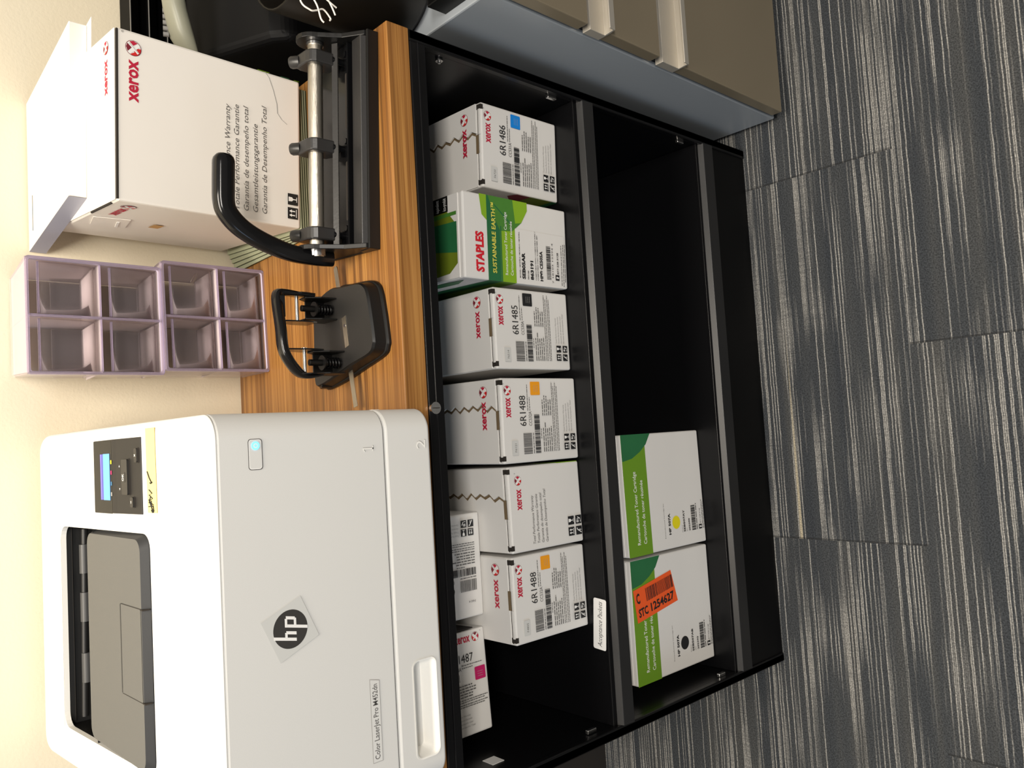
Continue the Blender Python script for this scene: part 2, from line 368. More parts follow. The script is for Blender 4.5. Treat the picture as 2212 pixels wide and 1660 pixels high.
bpart('top_rail', lambda q: (q.box(-0.9445, -0.0165, -0.002, 0.020, 0.7555, 0.7785, BLACK), q.box(-0.9445, -0.0165, -0.0035, 0.0, 0.7665, 0.7685, BLACK)), bevel=0.0015)
def shelf(zt, zb0, zb1):
    s_ = bpart('shelf', lambda q: (q.box(-0.9455, -0.0145, 0.012, 0.446, zt-0.018, zt, BLACK), q.box(-0.9455, -0.0145, 0.008, 0.0135, zt-0.006, zt+0.0006, BLACK)), bevel=0.0008)
    q = MB(); q.prism([(0.0095, zb0), (0.0075, zb0), (-0.0015, zb0-0.004), (-0.003, zb1+0.002), (0.004, zb1), (0.0095, zb1)], 'x', -0.9455, -0.0145, mat('shelf_bar_steel', (.012, .012, .0125, 1), .36, spec=.5, bump=.05, bscale=700))
    q.build('shelf_front_bar', s_, bevel=0.0006)
    return s_
sh1 = shelf(0.471, 0.4638, 0.4358); sh2 = shelf(0.149, 0.1439, 0.1114)
bpart('plinth', lambda q: q.box(-0.9455, -0.0145, 0.003, 0.012, 0, 0.1105, mat('flat_black_steel', (.002, .002, .0022, 1), .45, spec=.15)))
def clip_at(side, y, z):
    x = -0.0145 if side > 0 else -0.9455
    def f(q): q.box(x-0.006*(side > 0), x+0.006*(side < 0), y-0.003, y+0.003, z-0.009, z+0.009, CHROME)
    return bpart('shelf_clip', f, bevel=0.001)
clip_at(1, 0.014, 0.512); clip_at(1, 0.014, 0.19); clip_at(-1, 0.018, 0.51); clip_at(-1, 0.014, 0.185)
def cyl(q, c, ax, r, h, m, n=20):
    c = Vector(c); a = Vector(ax).normalized(); q.tube([c, c+a*h], r, m, n)
def lockf(q):
    cyl(q, (-0.4779, -0.0055, 0.7712), (0, 1, 0), 0.0075, 0.005, CHROME)
    q.box(-0.4784, -0.4774, -0.0062, -0.0052, 0.766, 0.7764, GAP)
bpart('cam_screw', lockf)
def scr(q): cyl(q, (-0.0145, 0.02, 0.716), (-1, 0, 0), 0.005, 0.003, CHROME); cyl(q, (-0.0175, 0.02, 0.716), (-1, 0, 0), 0.002, 0.003, CHROME)
bpart('side_screw', scr)
# paper labels stuck on the bookcase
q = MB(); q.poly = None
lp = Print((-0.8395, 0.0135, 0.4712), (1, -0.085, 0), (0.085, 1, 0), 0.0004)
lp.rr(0, 0, 0.0745, 0.0245, 0.003, WHT)
lp.text('Acceptance Packets', 0.004, 0.008, 0.0665, 0.0085, INK, 0.0, 0.35)
o = lp.build('paper_label', sh1); o['label'] = 'white paper label reading Acceptance Packets'
def qs(q): q.prism([(0.045, 0.652), (0.066, 0.652), (0.066, 0.672), (0.045, 0.672)], 'x', -0.9458, -0.9452, WHT)
bpart('asset_sticker', qs)['label'] = 'small white sticker'
tag(one('wooden_top', lambda q: q.box(-0.96, 0.0, 0.0, D-0.001, 0.7787, H, WOOD), bevel=0.0012),
    'oak-striped laminate top lying on the black bookcase under the printer', 'worktop')

# ------------------------------------------------------------------ toner cartons
def rect_poly(q, pts, z0, z1, m): q.prism(pts, 'z', z0, z1, m)
def carton(label, x, y, th, wd, ht, z, depth, group=None, lid='plain', name='toner_carton', bodymat=None, gap=True):
    c, s = math.cos(th), math.sin(th)
    root = empty(name, (x-wd*c, y-wd*s, z), th, label, 'box', group)
    bm_ = bodymat or CARD
    one('carton_body', lambda q: q.box(0, wd, 0, depth, 0, ht-0.0012, bm_), root, bevel=0.0025, seg=2)
    t0, t1 = ht-0.0012, ht
    if lid == 'plain':
        one('lid_flap', lambda q: (q.prism([(0.0015, 0.009), (wd-0.0015, 0.009), (wd-0.0015, depth-0.003), (0.0015, depth-0.003)], 'z', t0-0.0005, t1, bm_)), root, bevel=0.0005)
    if gap:
        def g(q):
            q.box(0.003, wd-0.003, 0.0055, 0.0075, t0-0.0012, t0+0.0004, GAP)
            q.box(0.004, 0.011, -0.0003, 0.0085, t0-0.004, t0+0.0008, GAP)
            q.box(wd-0.010, wd-0.003, -0.0003, 0.0085, t0-0.004, t0+0.0008, GAP)
            q.box(wd*0.40, wd*0.62, 0.006, 0.0105, t0-0.001, t1+0.0003, CARDE)
        one('tuck_slit', g, root)
        for fa, fb in ((.08, .40), (.62, .92)): one('tuck_flap', lambda q: q.box(wd*fa, wd*fb, 0.001, 0.0052, t0-0.0006, t1+0.0004, bm_), root, bevel=0.0004)
    if lid == 'torn':
        rd = random.Random(int(abs(x)*1000)); n = 34; xs = []; k = wd*0.66
        ys = [0.009+(depth-0.013)*i/n for i in range(n+1)]
        for i in range(n+1): xs.append(k + (0.004 if i % 2 else -0.003)*rd.uniform(0.4, 1.4) - (0.0 if i > 2 else 0.003))
        L_ = [(0.0015, ys[0])] + [(a-0.0025, b) for a, b in zip(xs, ys)] + [(0.0015, ys[-1])]
        R_ = [(a+0.0025, b) for a, b in zip(xs, ys)][::-1] + [(wd-0.0015, ys[0]), (wd-0.0015, ys[-1])]
        R_ = [(wd-0.0015, ys[0]), (wd-0.0015, ys[-1])] + [(a+0.0022, b) for a, b in list(zip(xs, ys))[::-1]]
        one('lid_flap', lambda q: rect_poly(q, L_, t0-0.0003, t1, bm_), root)
        one('lid_flap', lambda q: rect_poly(q, R_, t0+0.0002, t1+0.0015, bm_), root)
        one('torn_strip', lambda q: q.prism([(k-0.008, 0.012), (k+0.008, 0.012), (k+0.008, depth-0.01), (k-0.008, depth-0.01)], 'z', t0-0.0006, t0+0.00015, CARDE), root)
    return root
def toner_label(p, w, h, code, sub, colm, serial, pale=True):
    X = lambda f: f*w
    Yv = lambda f: h*(1-f)
    p.text('xerox', X(.535), Yv(.118), X(.235), h*.085, XRED, 0.03)
    p.sphere_logo(X(.853), Yv(.085), h*.046)
    p.text('®', X(.925), Yv(.045), X(.012), h*.015, INKG)
    p.text(code, X(.43), Yv(.305), X(.36), h*.082, INK, 0.0)
    p.text(sub, X(.43), Yv(.378), X(.17), h*.04, INKG)
    p.words(X(.61), Yv(.335), X(.92), h*.008, INKG, 3); p.words(X(.61), Yv(.36), X(.77), h*.008, INKG, 4)
    if colm:
        p.rr(X(.795), Yv(.50), X(.955), Yv(.375), X(.012), colm)
        for i in range(3): p.words(X(.835), Yv(.425+.022*i), X(.915), h*.004, INKL, 50+i)
    if pale: p.rr(X(.09), Yv(.185), X(.265), Yv(.105), X(.008), TAPE)
    p.text(serial, X(.13), Yv(.165), X(.10), h*.024, INKG)
    p.bars(X(.10), Yv(.365), X(.345), Yv(.255), INKG, 30, 5); p.words(X(.10), Yv(.39), X(.345), h*.009, INKG, 6)
    p.bars(X(.10), Yv(.475), X(.57), Yv(.405), INK, 46, 8); p.words(X(.27), Yv(.495), X(.39), h*.008, INKG, 7)
    for i in range(5):
        p.words(X(.11), Yv(.525+.026*i), X(.48), h*.011, INKG, 20+i, .25)
        p.words(X(.545), Yv(.525+.026*i), X(.79), h*.011, INKG, 30+i, .4)
    for i, vv in enumerate((.655, .675, .70, .72)):
        p.words(X(.11), Yv(vv), X(.95 if i % 2 == 0 else .9), h*.008, INKG, 40+i)
    for i, t in enumerate(('Total Performance Warranty', 'Totale Performance Garantie', 'Garantía de desempeño total', 'Garantia de Desempenho Total')):
        p.text(t, X(.34), Yv(.805+.034*i), X((.33, .345, .355, .385)[i]), h*.017, INKL, 0, .25)
    a = w*.085
    p.icon(X(.115), Yv(.855), a, 0); p.icon(X(.225), Yv(.855), a, 1); p.icon(X(.115), Yv(.94), a, 2); p.icon(X(.225), Yv(.94), a, 3)
def front(root, w): return Print((0, 0, 0), (1, 0, 0), (0, 0, 1)), root
def top_logo(root, wd, ht, fy=0.028, u=.60, part='lid_print'):
    p = Print((0, 0, ht+0.0017), (1, 0, 0), (0, 1, 0), 0.0002)
    p.text('xerox', wd*u-wd*.20, fy+0.002, wd*.34, 0.0125, XRED, 0.03); p.sphere_logo(wd*(u+.25), fy+.006, 0.0085)
    p.build(part, root)
ZS = 0.4715
specs = [
 ('white cyan-swatch toner carton with a torn lid at the right end of the upper shelf', -0.0395, 0.0469, -0.0434, .1225, .1533, '6R1486', 'CC531A', CYAN, 'F6720', 'torn'),
 ('white toner carton with a black colour swatch, just left of the green carton', -0.3064, 0.0471, -0.0039, .1165, .1512, '6R1485', 'CC530A', INK, 'F6514', 'plain'),
 ('white amber-swatch toner carton with a jagged torn lid beside the black-swatch one', -0.4361, 0.0417, -0.0107, .1202, .1521, '6R1488', 'CC532A', ORANGE, 'F6121', 'torn'),
 ('white toner carton showing only warranty text and no colour swatch', -0.561, 0.0455, 0.015, .1195, .1455, None, None, None, None, 'torn'),
 ('white amber-swatch toner carton with a whole lid, leftmost in the upper shelf front row', -0.6855, 0.0458, 0.007, .1198, .1470, '6R1488', 'CC532A', ORANGE, 'F4805', 'plain'),
]
for lab, x, y, th, wd, ht, code, sub, cm, ser, lid in specs:
    r = carton(lab, x, y, th, wd, ht, ZS, 0.36, 'white toner cartons on the upper shelf', lid)
    p = Print((0, 0, 0), (1, 0, 0), (0, 0, 1))
    if code: toner_label(p, wd, ht, code, sub, cm, ser)
    else:
        p.text('xerox', wd*.49, ht*.835, wd*.245, ht*.085, XRED, 0.03); p.sphere_logo(wd*.835, ht*.868, ht*.046); p.text('®', wd*.915, ht*.90, wd*.012, ht*.015, INKG)
        for i, (t, ww) in enumerate((('Total Performance Warranty', .57), ('Totale Performance Garantie', .58), ('Garantía de desempeño total', .59), ('Garantia de Desempenho Total', .63))):
            p.text(t, wd*.075, ht*(.685-.057*i), wd*ww, ht*.034, INKG, 0, .2)
        a = wd*.105
        p.icon(wd*.09, ht*.135, a, 0); p.icon(wd*.225, ht*.135, a, 1); p.icon(wd*.09, ht*.03, a, 2); p.icon(wd*.225, ht*.03, a, 3)
        q = MB(); q.box(wd-0.0004, wd+0.0004, 0.001, 0.05, 0.002, 0.045, GLIME); q.build('side_stripe', r)
    p.build('front_print', r)
    if code: top_logo(r, wd, ht + (0.0 if lid == 'torn' else -0.0015))
    if code == '6R1486':   # printed left side
        s_ = Print((0, 0.3, 0), (0, -1, 0), (0, 0, 1)); s_.rect(.255, .012, .299, .058, GOLIVE); s_.rect(.255, .0, .299, .012, GDARK); s_.poly([(.25, .06), (.299, .058), (.299, .085), (.285, .092), (.27, .075)], XDARK); s_.text('xerox', .24, .118, .03, .009, INK, 0.03); s_.build('side_print', r)

# green remanufactured toner carton
wd, ht = .1205, .204
r = carton('green and white remanufactured toner carton with red store lettering, tallest on the upper shelf', -0.1786, 0.0386, -0.033, wd, ht, ZS, 0.36, None, 'plain', gap=False)
p = Print((0, 0, 0), (1, 0, 0), (0, 0, 1)); X = lambda f: f*wd; Yv = lambda f: ht*(1-f)
p.rect(0, Yv(.335), wd, Yv(.215), GDARK); p.rect(0, Yv(.475), wd, Yv(.335), GLIME)
p.poly([(X(.70), Yv(.215)), (X(.76), Yv(.17)), (X(1), Yv(.15)), (X(1), Yv(.215))], GLIME)
p.poly([(X(.60), Yv(.335)), (X(.70), Yv(.30)), (X(1), Yv(.23)), (X(1), Yv(.53)), (X(.9), Yv(.56)), (X(.74), Yv(.54)), (X(.62), Yv(.45))], GMID)
p.poly([(X(.74), Yv(.54)), (X(.72), Yv(.48)), (X(1), Yv(.46)), (X(1), Yv(.60)), (X(.9), Yv(.60))], GLIME)
p.poly([(X(.69), Yv(.44)), (X(.9), Yv(.28)), (X(.91), Yv(.285)), (X(.7), Yv(.45))], GDARK)
p.poly([(X(.0), Yv(.97)), (X(.66), Yv(.97)), (X(.66), Yv(.475)), (X(0), Yv(.475))], CARD)
p.rect(0, Yv(.345), wd*.66, Yv(.335), GDARK)
p.text('STAPLES', X(.085), Yv(.175), X(.47), ht*.068, SRED, 0.045)
p.text('SUSTAINABLE EARTH™', X(.09), Yv(.29), X(.83), ht*.036, YTXT, 0.02)
p.text('Remanufactured Toner Cartridge', X(.085), Yv(.395), X(.75), ht*.026, WHT, 0.005)
p.text('Cartouche de toner réusinée', X(.085), Yv(.445), X(.65), ht*.026, WHT, 0.005)
p.text('MODEL / MODÈLE / MODELO / MODELL', X(.07), Yv(.515), X(.56), ht*.010, INK, 0.02)
p.text('SEB05AR', X(.06), Yv(.56), X(.32), ht*.030, INK, 0.05)
p.text('SKU#', X(.06), Yv(.595), X(.11), ht*.012, INK, 0.02)
p.text('863191', X(.06), Yv(.64), X(.235), ht*.028, INK, 0.05)
p.text('COMPATIBLE WITH / COMPATIBLE AVEC /', X(.06), Yv(.67), X(.60), ht*.009, INK, 0.02)
p.text('COMPATIBLE CON / KOMPATIBEL MIT', X(.06), Yv(.69), X(.56), ht*.009, INK, 0.02)
p.text('HP® CE505A', X(.06), Yv(.735), X(.37), ht*.028, INK, 0.04)
p.bars(X(.09), Yv(.82), X(.51), Yv(.775), INK, 34, 31); p.text('7 18103 12394 4', X(.05), Yv(.845), X(.5), ht*.014, INKG, 0.01)
p.rect(X(.09), Yv(.905), X(.16), Yv(.865), INK); p.text('?', X(.107), Yv(.898), X(.035), ht*.024, WHT, 0.05)
p.text('877-228-3128', X(.17), Yv(.90), X(.27), ht*.017, INK, 0.02)
p.words(X(.03), Yv(.935), X(.54), ht*.007, INKG, 3); p.words(X(.02), Yv(.955), X(.56), ht*.007, INKG, 4); p.words(X(.08), Yv(.972), X(.56), ht*.007, INKG, 5)
p.build('front_print', r)
p = Print((0, 0, ht+0.0003), (1, 0, 0), (0, 1, 0), 0.0002)
p.poly([(X(.18), .012), (X(.62), .012), (X(.78), .03), (X(.95), .05), (X(.98), .2), (X(.2), .2), (X(.06), .07), (X(.08), .03)], GOLIVE)
p.poly([(X(.30), .012), (X(.66), .012), (X(.62), .09), (X(.2), .2), (X(.36), .06)], GDARK)
p.poly([(X(.60), .012), (X(.66), .012), (X(.72), .2), (X(.5), .2)], GDARK)
p.poly([(X(.74), .012), (X(.78), .012), (X(.80), .2), (X(.74), .2)], GMID)
p.rect(X(.80), .03, X(.985), .2, PANELD); p.text('éco-produit', X(.815), .034, X(.15), .008, WHT); p.text('équivalent', X(.815), .050, X(.15), .008, WHT)
p.build('lid_print', r)
p = Print((0, 0.3, 0), (0, -1, 0), (0, 0, 1))
p.rect(0, .135, .3, .160, GDARK); p.rect(0, .107, .3, .135, GBAND); p.rect(0, .178, .255, .197, GDARK); p.poly([(.255, .178), (.285, .192), (.255, .197)], GDARK)
p.build('side_print', r)

# two cartons lying on their sides on top of the front row
ZT = ZS+0.1455+0.0035
g = carton('white toner carton on its side with upended print, atop the two leftmost front cartons', -0.6232, 0.1075, 0.0, .1450, .1180, ZT, 0.34, 'white toner cartons on the upper shelf', 'none', gap=False)
p = Print((.1450, 0, 0), (0, 0, 1), (-1, 0, 0)); toner_label(p, .1180, .1450, '6R1486', 'CC531A', CYAN, 'F4414', False); p.build('front_print', g)
hh = carton('white toner carton with a magenta swatch, on its side under the top rail', -0.7855, 0.1105, 0.060, .1395, .1180, ZT, 0.335, 'white toner cartons on the upper shelf', 'none', gap=False)
p = Print((0, 0, .1180), (0, 0, -1), (1, 0, 0)); toner_label(p, .1180, .1410, '6R1487', 'CC533A', MAG, 'F4414', False); p.build('front_print', hh)
one('side_slit', lambda q: q.box(.1412, .1424, 0.0, .3, .02, .1172, GAP), hh)

# two large remanufactured cartons on the lower shelf
def big_reman(label, x, y, th, wd, ht, dot, code, sku, sticker):
    r = carton(label, x, y, th, wd, ht, 0.1497, 0.34, 'green-banded toner cartons on the lower shelf', 'plain', gap=False)
    p = Print((0, 0, 0), (1, 0, 0), (0, 0, 1)); X = lambda f: f*wd; Yv = lambda f: ht*(1-f)
    p.rect(0, Yv(.285), wd, ht-.0005, GBAND)
    p.poly([(X(.78), Yv(0.004)), (X(.80), Yv(.12)), (X(.85), Yv(.22)), (X(.91), Yv(.30)), (X(1), Yv(.36)), (X(1), Yv(.004))], GDARK)
    p.text('Remanufactured Toner Cartridge', X(.09), Yv(.145), X(.60), ht*.038, WHT, 0.005)
    p.text('Cartouche de toner réusinée', X(.09), Yv(.22), X(.525), ht*.038, WHT, 0.005)
    p.text('Remanufactured Cartridge for:', X(.095), Yv(.46), X(.30), ht*.010, INKG)
    p.text('HP 507A', X(.12), Yv(.53), X(.18), ht*.026, INK, 0.04)
    p.ell(X(.215), Yv(.605), wd*.056, wd*.056, dot)
    p.text('Model #', X(.12), Yv(.685), X(.06), ht*.009, INKG); p.text(code, X(.12), Yv(.72), X(.19), ht*.022, INK, 0.03)
    p.text('SKU', X(.12), Yv(.745), X(.03), ht*.009, INKG); p.text(sku, X(.12), Yv(.785), X(.11), ht*.018, INK, 0.03)
    p.bars(X(.12), Yv(.865), X(.34), Yv(.81), INK, 28, 17); p.words(X(.12), Yv(.885), X(.35), ht*.01, INKG, 5)
    p.rect(X(.12), Yv(.945), X(.16), Yv(.905), INK); p.text('?', X(.13), Yv(.94), X(.02), ht*.028, WHT, 0.04); p.text('877-228-3128', X(.17), Yv(.935), X(.13), ht*.012, INK)
    p.words(X(.12), Yv(.96), X(.38), ht*.006, INKG, 9); p.words(X(.12), Yv(.975), X(.36), ht*.006, INKG, 10)
    p.build('front_print', r)
    if sticker:
        # corners on the face, local metres
        s_ = Print((.101, -.0006, .202), (.93, 0, -.36), (.36, 0, .93), 0.0004)
        s_.O = Vector((.0985, -.0006, .2035)); 
        A, B, C_, D_ = (.1500, .2135-.002), (.1680, .1105), (.1155, .0960), (.0980, .2045)
        s_ = Print((0, -.0005, 0), (1, 0, 0), (0, 0, 1), 0.0004)
        s_.poly([D_, C_, B, A], STICK)
        ux = Vector((C_[0]-D_[0], C_[1]-D_[1])); L1 = ux.length; ux.normalize(); vx = Vector((A[0]-D_[0], A[1]-D_[1])); L2 = vx.length; vx.normalize()
        t_ = Print((D_[0], -.0012, D_[1]), (ux.x, 0, ux.y), (-ux.y, 0, ux.x), 0.0004)
        t_.O = Vector((D_[0], -.0010, D_[1])); t_.U = Vector((ux.x, 0, ux.y)); t_.V = Vector((vx.x, 0, vx.y)); t_.N = Vector((0, -1, 0))
        t_.text('STC', L1*.05, L2*.14, L1*.22, .013, INK, 0.03); t_.text('1254627', L1*.34, L2*.14, L1*.58, .013, INK, 0.03)
        t_.bars(L1*.27, L2*.50, L1*.93, L2*.90, INK, 34, 23); t_.text('C', L1*.04, L2*.56, L1*.08, .016, INK, 0.03)
        so = s_.build('sticker', r); so['label'] = 'orange barcode sticker'
        tp = t_.build('sticker_print', so)
    return r
big_reman('wide toner carton with a yellow dot on the lower shelf', -0.5272, 0.0503, 0.0162, .1967, .2146, YDOT, 'SEB507AY', '202390', False)
big_reman('wide toner carton with a black dot and an orange barcode sticker on the lower shelf', -0.7295, 0.0484, 0.0023, .1964, .2136, INK, 'SEB507AB', '202393', True)

# ------------------------------------------------------------------ laser printer
PX0, PX1, PY0, PY1 = -0.892, -0.479, -0.045, 0.440
pr = empty('laser_printer', (-0.6855, 0.2, H), 0, 'white desktop laser printer with a blue lit display standing on the wooden top', 'printer')
def pp(name, fn, parent=None, bevel=0, seg=3):
    q = MB(); fn(q); o = q.build(name, parent or pr, bevel=bevel, seg=seg)
    if parent is None: o.location = (0.6855, -0.2, -H)
    return o
body = lambda z0, z1, mt, ins=0.0, r=0.026: (lambda q: q.prism(rrect(PX0+ins, PX1-ins, PY0+ins, PY1-ins, r, 18), 'z', z0, z1, mt, False))
for fx in (-0.86, -0.51):
    for fy in (-0.01, 0.40): pp('foot', lambda q: cyl(q, (fx, fy, H), (0, 0, 1), 0.012, 0.0012, BLACKP))
tray = pp('paper_tray', body(H+0.0008, 0.8728, PGREY), bevel=0.0035)
pp('inner_frame', body(0.86, 1.0588, CAVB, 0.003), bevel=0.0)
door = pp('front_door', body(0.8742, 1.0575, PGREY), bevel=0.0018)
# top cover: sloping, with the paper output opening cut through
def zsl(y): return H+0.252+0.087*(y-PY0)
def rv(y): return min(.012, zsl(y)-1.0592)
def cover():
    bm = bmesh.new(); n = 8
    def ring(ins, r, zf): return [bm.verts.new((x, y, zf(y))) for x, y in rrect(PX0+ins, PX1-ins, PY0+ins, PY1-ins, r, n)]
    rings = [ring(0.003, .024, lambda y: 1.0560), ring(0, .026, lambda y: 1.0585), ring(0.0, .026, lambda y: zsl(y)-rv(y))]
    for k in range(1, 6):
        a = PI/2*k/5; rings.append(ring(.013*(1-math.cos(a)), max(.026-.013*(1-math.cos(a)), .012), lambda y, a=a: zsl(y)-rv(y)+rv(y)*math.sin(a)))
    for a, b in zip(rings, rings[1:]):
        for i in range(len(a)):
            f = bm.faces.new((a[i], a[(i+1) % len(a)], b[(i+1) % len(a)], b[i])); f.smooth = True
    hp = rrect(-0.843, -0.5965, 0.094, 0.357, 0.016, 5)
    h0 = [bm.verts.new((x, y, zsl(y))) for x, y in hp]; h1 = [bm.verts.new((x, y, zsl(y)-.006)) for x, y in hp]
    top = rings[-1]
    es = [bm.edges.new((top[i], top[(i+1) % len(top)])) if not bm.edges.get((top[i], top[(i+1) % len(top)])) else bm.edges.get((top[i], top[(i+1) % len(top)])) for i in range(len(top))]
    eh = [bm.edges.new((h0[i], h0[(i+1) % len(h0)])) for i in range(len(h0))]
    bmesh.ops.triangle_fill(bm, use_beauty=True, edges=es+eh)
    for i in range(len(h0)): bm.faces.new((h0[i], h0[(i+1) % len(h0)], h1[(i+1) % len(h0)], h1[i]))
    bmesh.ops.recalc_face_normals(bm, faces=bm.faces)
    me = bpy.data.meshes.new('top_cover'); bm.to_mesh(me); bm.free(); me.materials.append(PWHITE)
    o = bpy.data.objects.new('top_cover', me); COL.objects.link(o); o.parent = pr; o.location = (0.6855, -0.2, -H)
cover()
def cavity(q):
    x0, x1, y0, y1, zb = -0.8432, -0.5963, 0.255, 0.3573, 1.030
    q.add([(x0, y0, zb), (x1, y0, zb), (x1, y1, zb), (x0, y1, zb)], [(0, 1, 2, 3)], CAVB)
    q.add([(x0, y1, zb), (x1, y1, zb), (x1, y1, 1.0985), (x0, y1, 1.0985)], [(0, 1, 2, 3)], CAVB)
    q.add([(x0, y0, zb), (x0, y1, zb), (x0, y1, 1.095), (x0, y0, 1.089)], [(0, 1, 2, 3)], PANELD)
    q.add([(x1, y0, zb), (x1, y1, zb), (x1, y1, 1.095), (x1, y0, 1.089)], [(0, 1, 2, 3)], CAVB)
    q.add([(x0, y0, zb), (x1, y0, zb), (x1, y0, 1.088), (x0, y0, 1.088)], [(0, 1, 2, 3)], CAVB)
cv = pp('paper_exit', cavity)
def rolls(q):
    q.tube([(-0.835, 0.348, 1.0775), (-0.603, 0.348, 1.0735)], 0.004, CAVB, 10)
    for x in (-0.64, -0.70, -0.775):
        q.tube([(x-0.018, 0.346, 1.0745), (x+0.018, 0.346, 1.0745)], 0.0062, CAVG, 12)
        for k in range(8): q.box(x-0.012+0.0032*k, x-0.011+0.0032*k, 0.338, 0.3565, 1.058, 1.066, CAVG)
    q.box(-0.835, -0.603, 0.340, 0.3568, 1.049, 1.051, CAVG)
    q.box(-0.84, -0.60, 0.3555, 0.3572, 1.086, 1.0865, PANEL)
pp('exit_rollers', rolls, cv)
def plate(q):
    pts = [(0.272, 1.0900), (0.108, 1.0834), (0.0965, 1.0795), (0.0965, 1.070), (0.272, 1.080)]
    outline = rrect(-0.8428, -0.5975, 0.0965, 0.272, 0.014, 5)
    n = len(outline)
    zt = lambda y: 1.0900 - (0.272-y)*0.0402
    vb = [(x, y, 1.068) for x, y in outline]; 
    ins = [((x - (-0.72))*(1-0.0045/0.123)+(-0.72), 0.272-(0.272-y)*(1-0.006/0.1755)) for x, y in outline]
    va = [(x, y, zt(y)-0.0075) for x, y in outline]; vt = [(x, y, zt(y)) for x, y in ins]
    q.add(vb+va, [(i, (i+1) % n, n+(i+1) % n, n+i) for i in range(n)], TRAYD, True)
    q.add(va+vt, [(i, (i+1) % n, n+(i+1) % n, n+i) for i in range(n)], TRAYD, True)
    q.add(vt, [tuple(range(n))], TRAYG)
pl = pp('output_tray', plate)
def ext(q):
    zt = lambda y: 1.0904 - (0.272-y)*0.0402
    P = [(-0.6735, 0.104), (-0.6735, 0.162), (-0.7682, 0.162), (-0.7682, 0.104)]
    q.add([(x, y, zt(y)) for x, y in P], [(0, 1, 2, 3)], TRAYG)
    for (a, b) in ((P[0], P[1]), (P[1], P[2]), (P[2], P[3])):
        d = Vector((b[0]-a[0], b[1]-a[1])).normalized(); nn = Vector((-d.y, d.x))*(0.0007 if a is not P[1] else 0.0022)
        q.add([(a[0], a[1], zt(a[1])+.0002), (b[0], b[1], zt(b[1])+.0002), (b[0]-nn.x, b[1]-nn.y, zt(b[1]-nn.y)+.0002), (a[0]-nn.x, a[1]-nn.y, zt(a[1]-nn.y)+.0002)], [(0, 1, 2, 3)], GAP if a is not P[1] else TRAYD)
    for x in (-0.6735, -0.7682):
        q.box(x-0.0006, x+0.0006, 0.0958, 0.104, 1.0765, 1.0842, GAP)
pp('tray_extension', ext, pl)
# control panel
XP = lambda py: -0.4936-(py-948)*0.00053
def YP(px): return 0.2388+(px-203)*(0.1763-0.2388)/46 if px < 249 else 0.1763+(px-249)*(0.1076-0.1763)/56
zp = lambda y: zsl(y)+ (0.0012 + (0.0022*(y-0.1076)/(0.0687) if y < 0.1763 else 0.0022*(0.2388-y)/0.0625))
def panel(q):
    x0, x1 = -0.5765, -0.4945
    prof = [(0.1076, zsl(.1076)-.001), (0.1076, zp(.1076)), (0.168, zp(.168)), (0.1763, zp(.1763)+.0004), (0.183, zp(.183)), (0.2388, zp(.2388)), (0.2388, zsl(.2388)-.001)]
    q.prism(prof, 'x', x0, x1, PANEL)
cpn = pp('control_panel', panel, bevel=0.0012)
def pq(q, px0, px1, py0, py1, m, dz=0.0004):
    pts = [(XP(py0), YP(px0)), (XP(py1), YP(px0)), (XP(py1), YP(px1)), (XP(py0), YP(px1))]
    q.add([(x, y, zp(y)+dz) for x, y in pts], [(0, 1, 2, 3)], m)
pp('display_glass', lambda q: pq(q, 205, 247, 951, 1105, PANELD, .0004), cpn)
def disp(q): pq(q, 228, 243, 979, 1077, LCD, .0008); pq(q, 221.3, 224, 979.5, 1076.5, LCDP, .0008); pq(q, 224, 228, 979.5, 1076.5, mat('lcd_dark_blue', srgb(60, 62, 150), .3, emis=srgb(70, 74, 190), estr=.35), .0008)
so = pp('display', disp, cpn); so['label'] = 'blue lit two-line display'
def marks(q):
    for py, m in ((997, YDOT), (1019, MAG), (1042, mat('cyan_mark', srgb(50, 110, 150), .5)), (1064, INKL)): pq(q, 245, 248, py-4, py+4, m, .0009)
pp('toner_marks', marks, cpn)
def button(name, px0, px1, py0, py1, txt, tw, th_):
    y0, y1 = YP(px1), YP(px0); x0, x1 = XP(py1), XP(py0)
    def f(q):
        q.prism(rrect(x0-.0008, x1+.0008, y0-.0012, y1+.0004, 0.002, 3), 'z', zp(y0)-.002, zp(y0)+.0004, GAP)
        q.prism(rrect(x0, x1, y0, y1, 0.002, 3), 'z', zp(y0)-.002, zp((y0+y1)/2)+.0018, BTN)
    o = pp(name, f, cpn)
    if txt:
        p = Print(((x0+x1)/2, (y0+y1)/2, zp((y0+y1)/2)+.0019), (1, 0, 0), (0, 1, 0.087)); p.text(txt, -tw/2, -th_/2, tw, th_, WHT, .02); p.build('button_mark', o)
    return o
button('rocker_button', 267, 283, 993, 1065, None, 0, 0)
button('ok_button', 268, 278, 1019, 1040, 'OK', .008, .0045)
button('cancel_button', 294, 301, 972, 1000, 'X', .003, .0035); button('back_button', 284, 292, 1070, 1090, '<', .003, .003)
p = Print((0, 0, zp(YP(273))+.0021), (1, 0, 0), (0, 1, 0.02)); yy = YP(273)
for py, sgn in ((1006, 1), (1053, -1)): p.poly([(XP(py)-.0012*sgn, yy-.0014), (XP(py)+.0014*sgn, yy), (XP(py)-.0012*sgn, yy+.0014)], WHT)
p.build('arrow_marks', cpn)
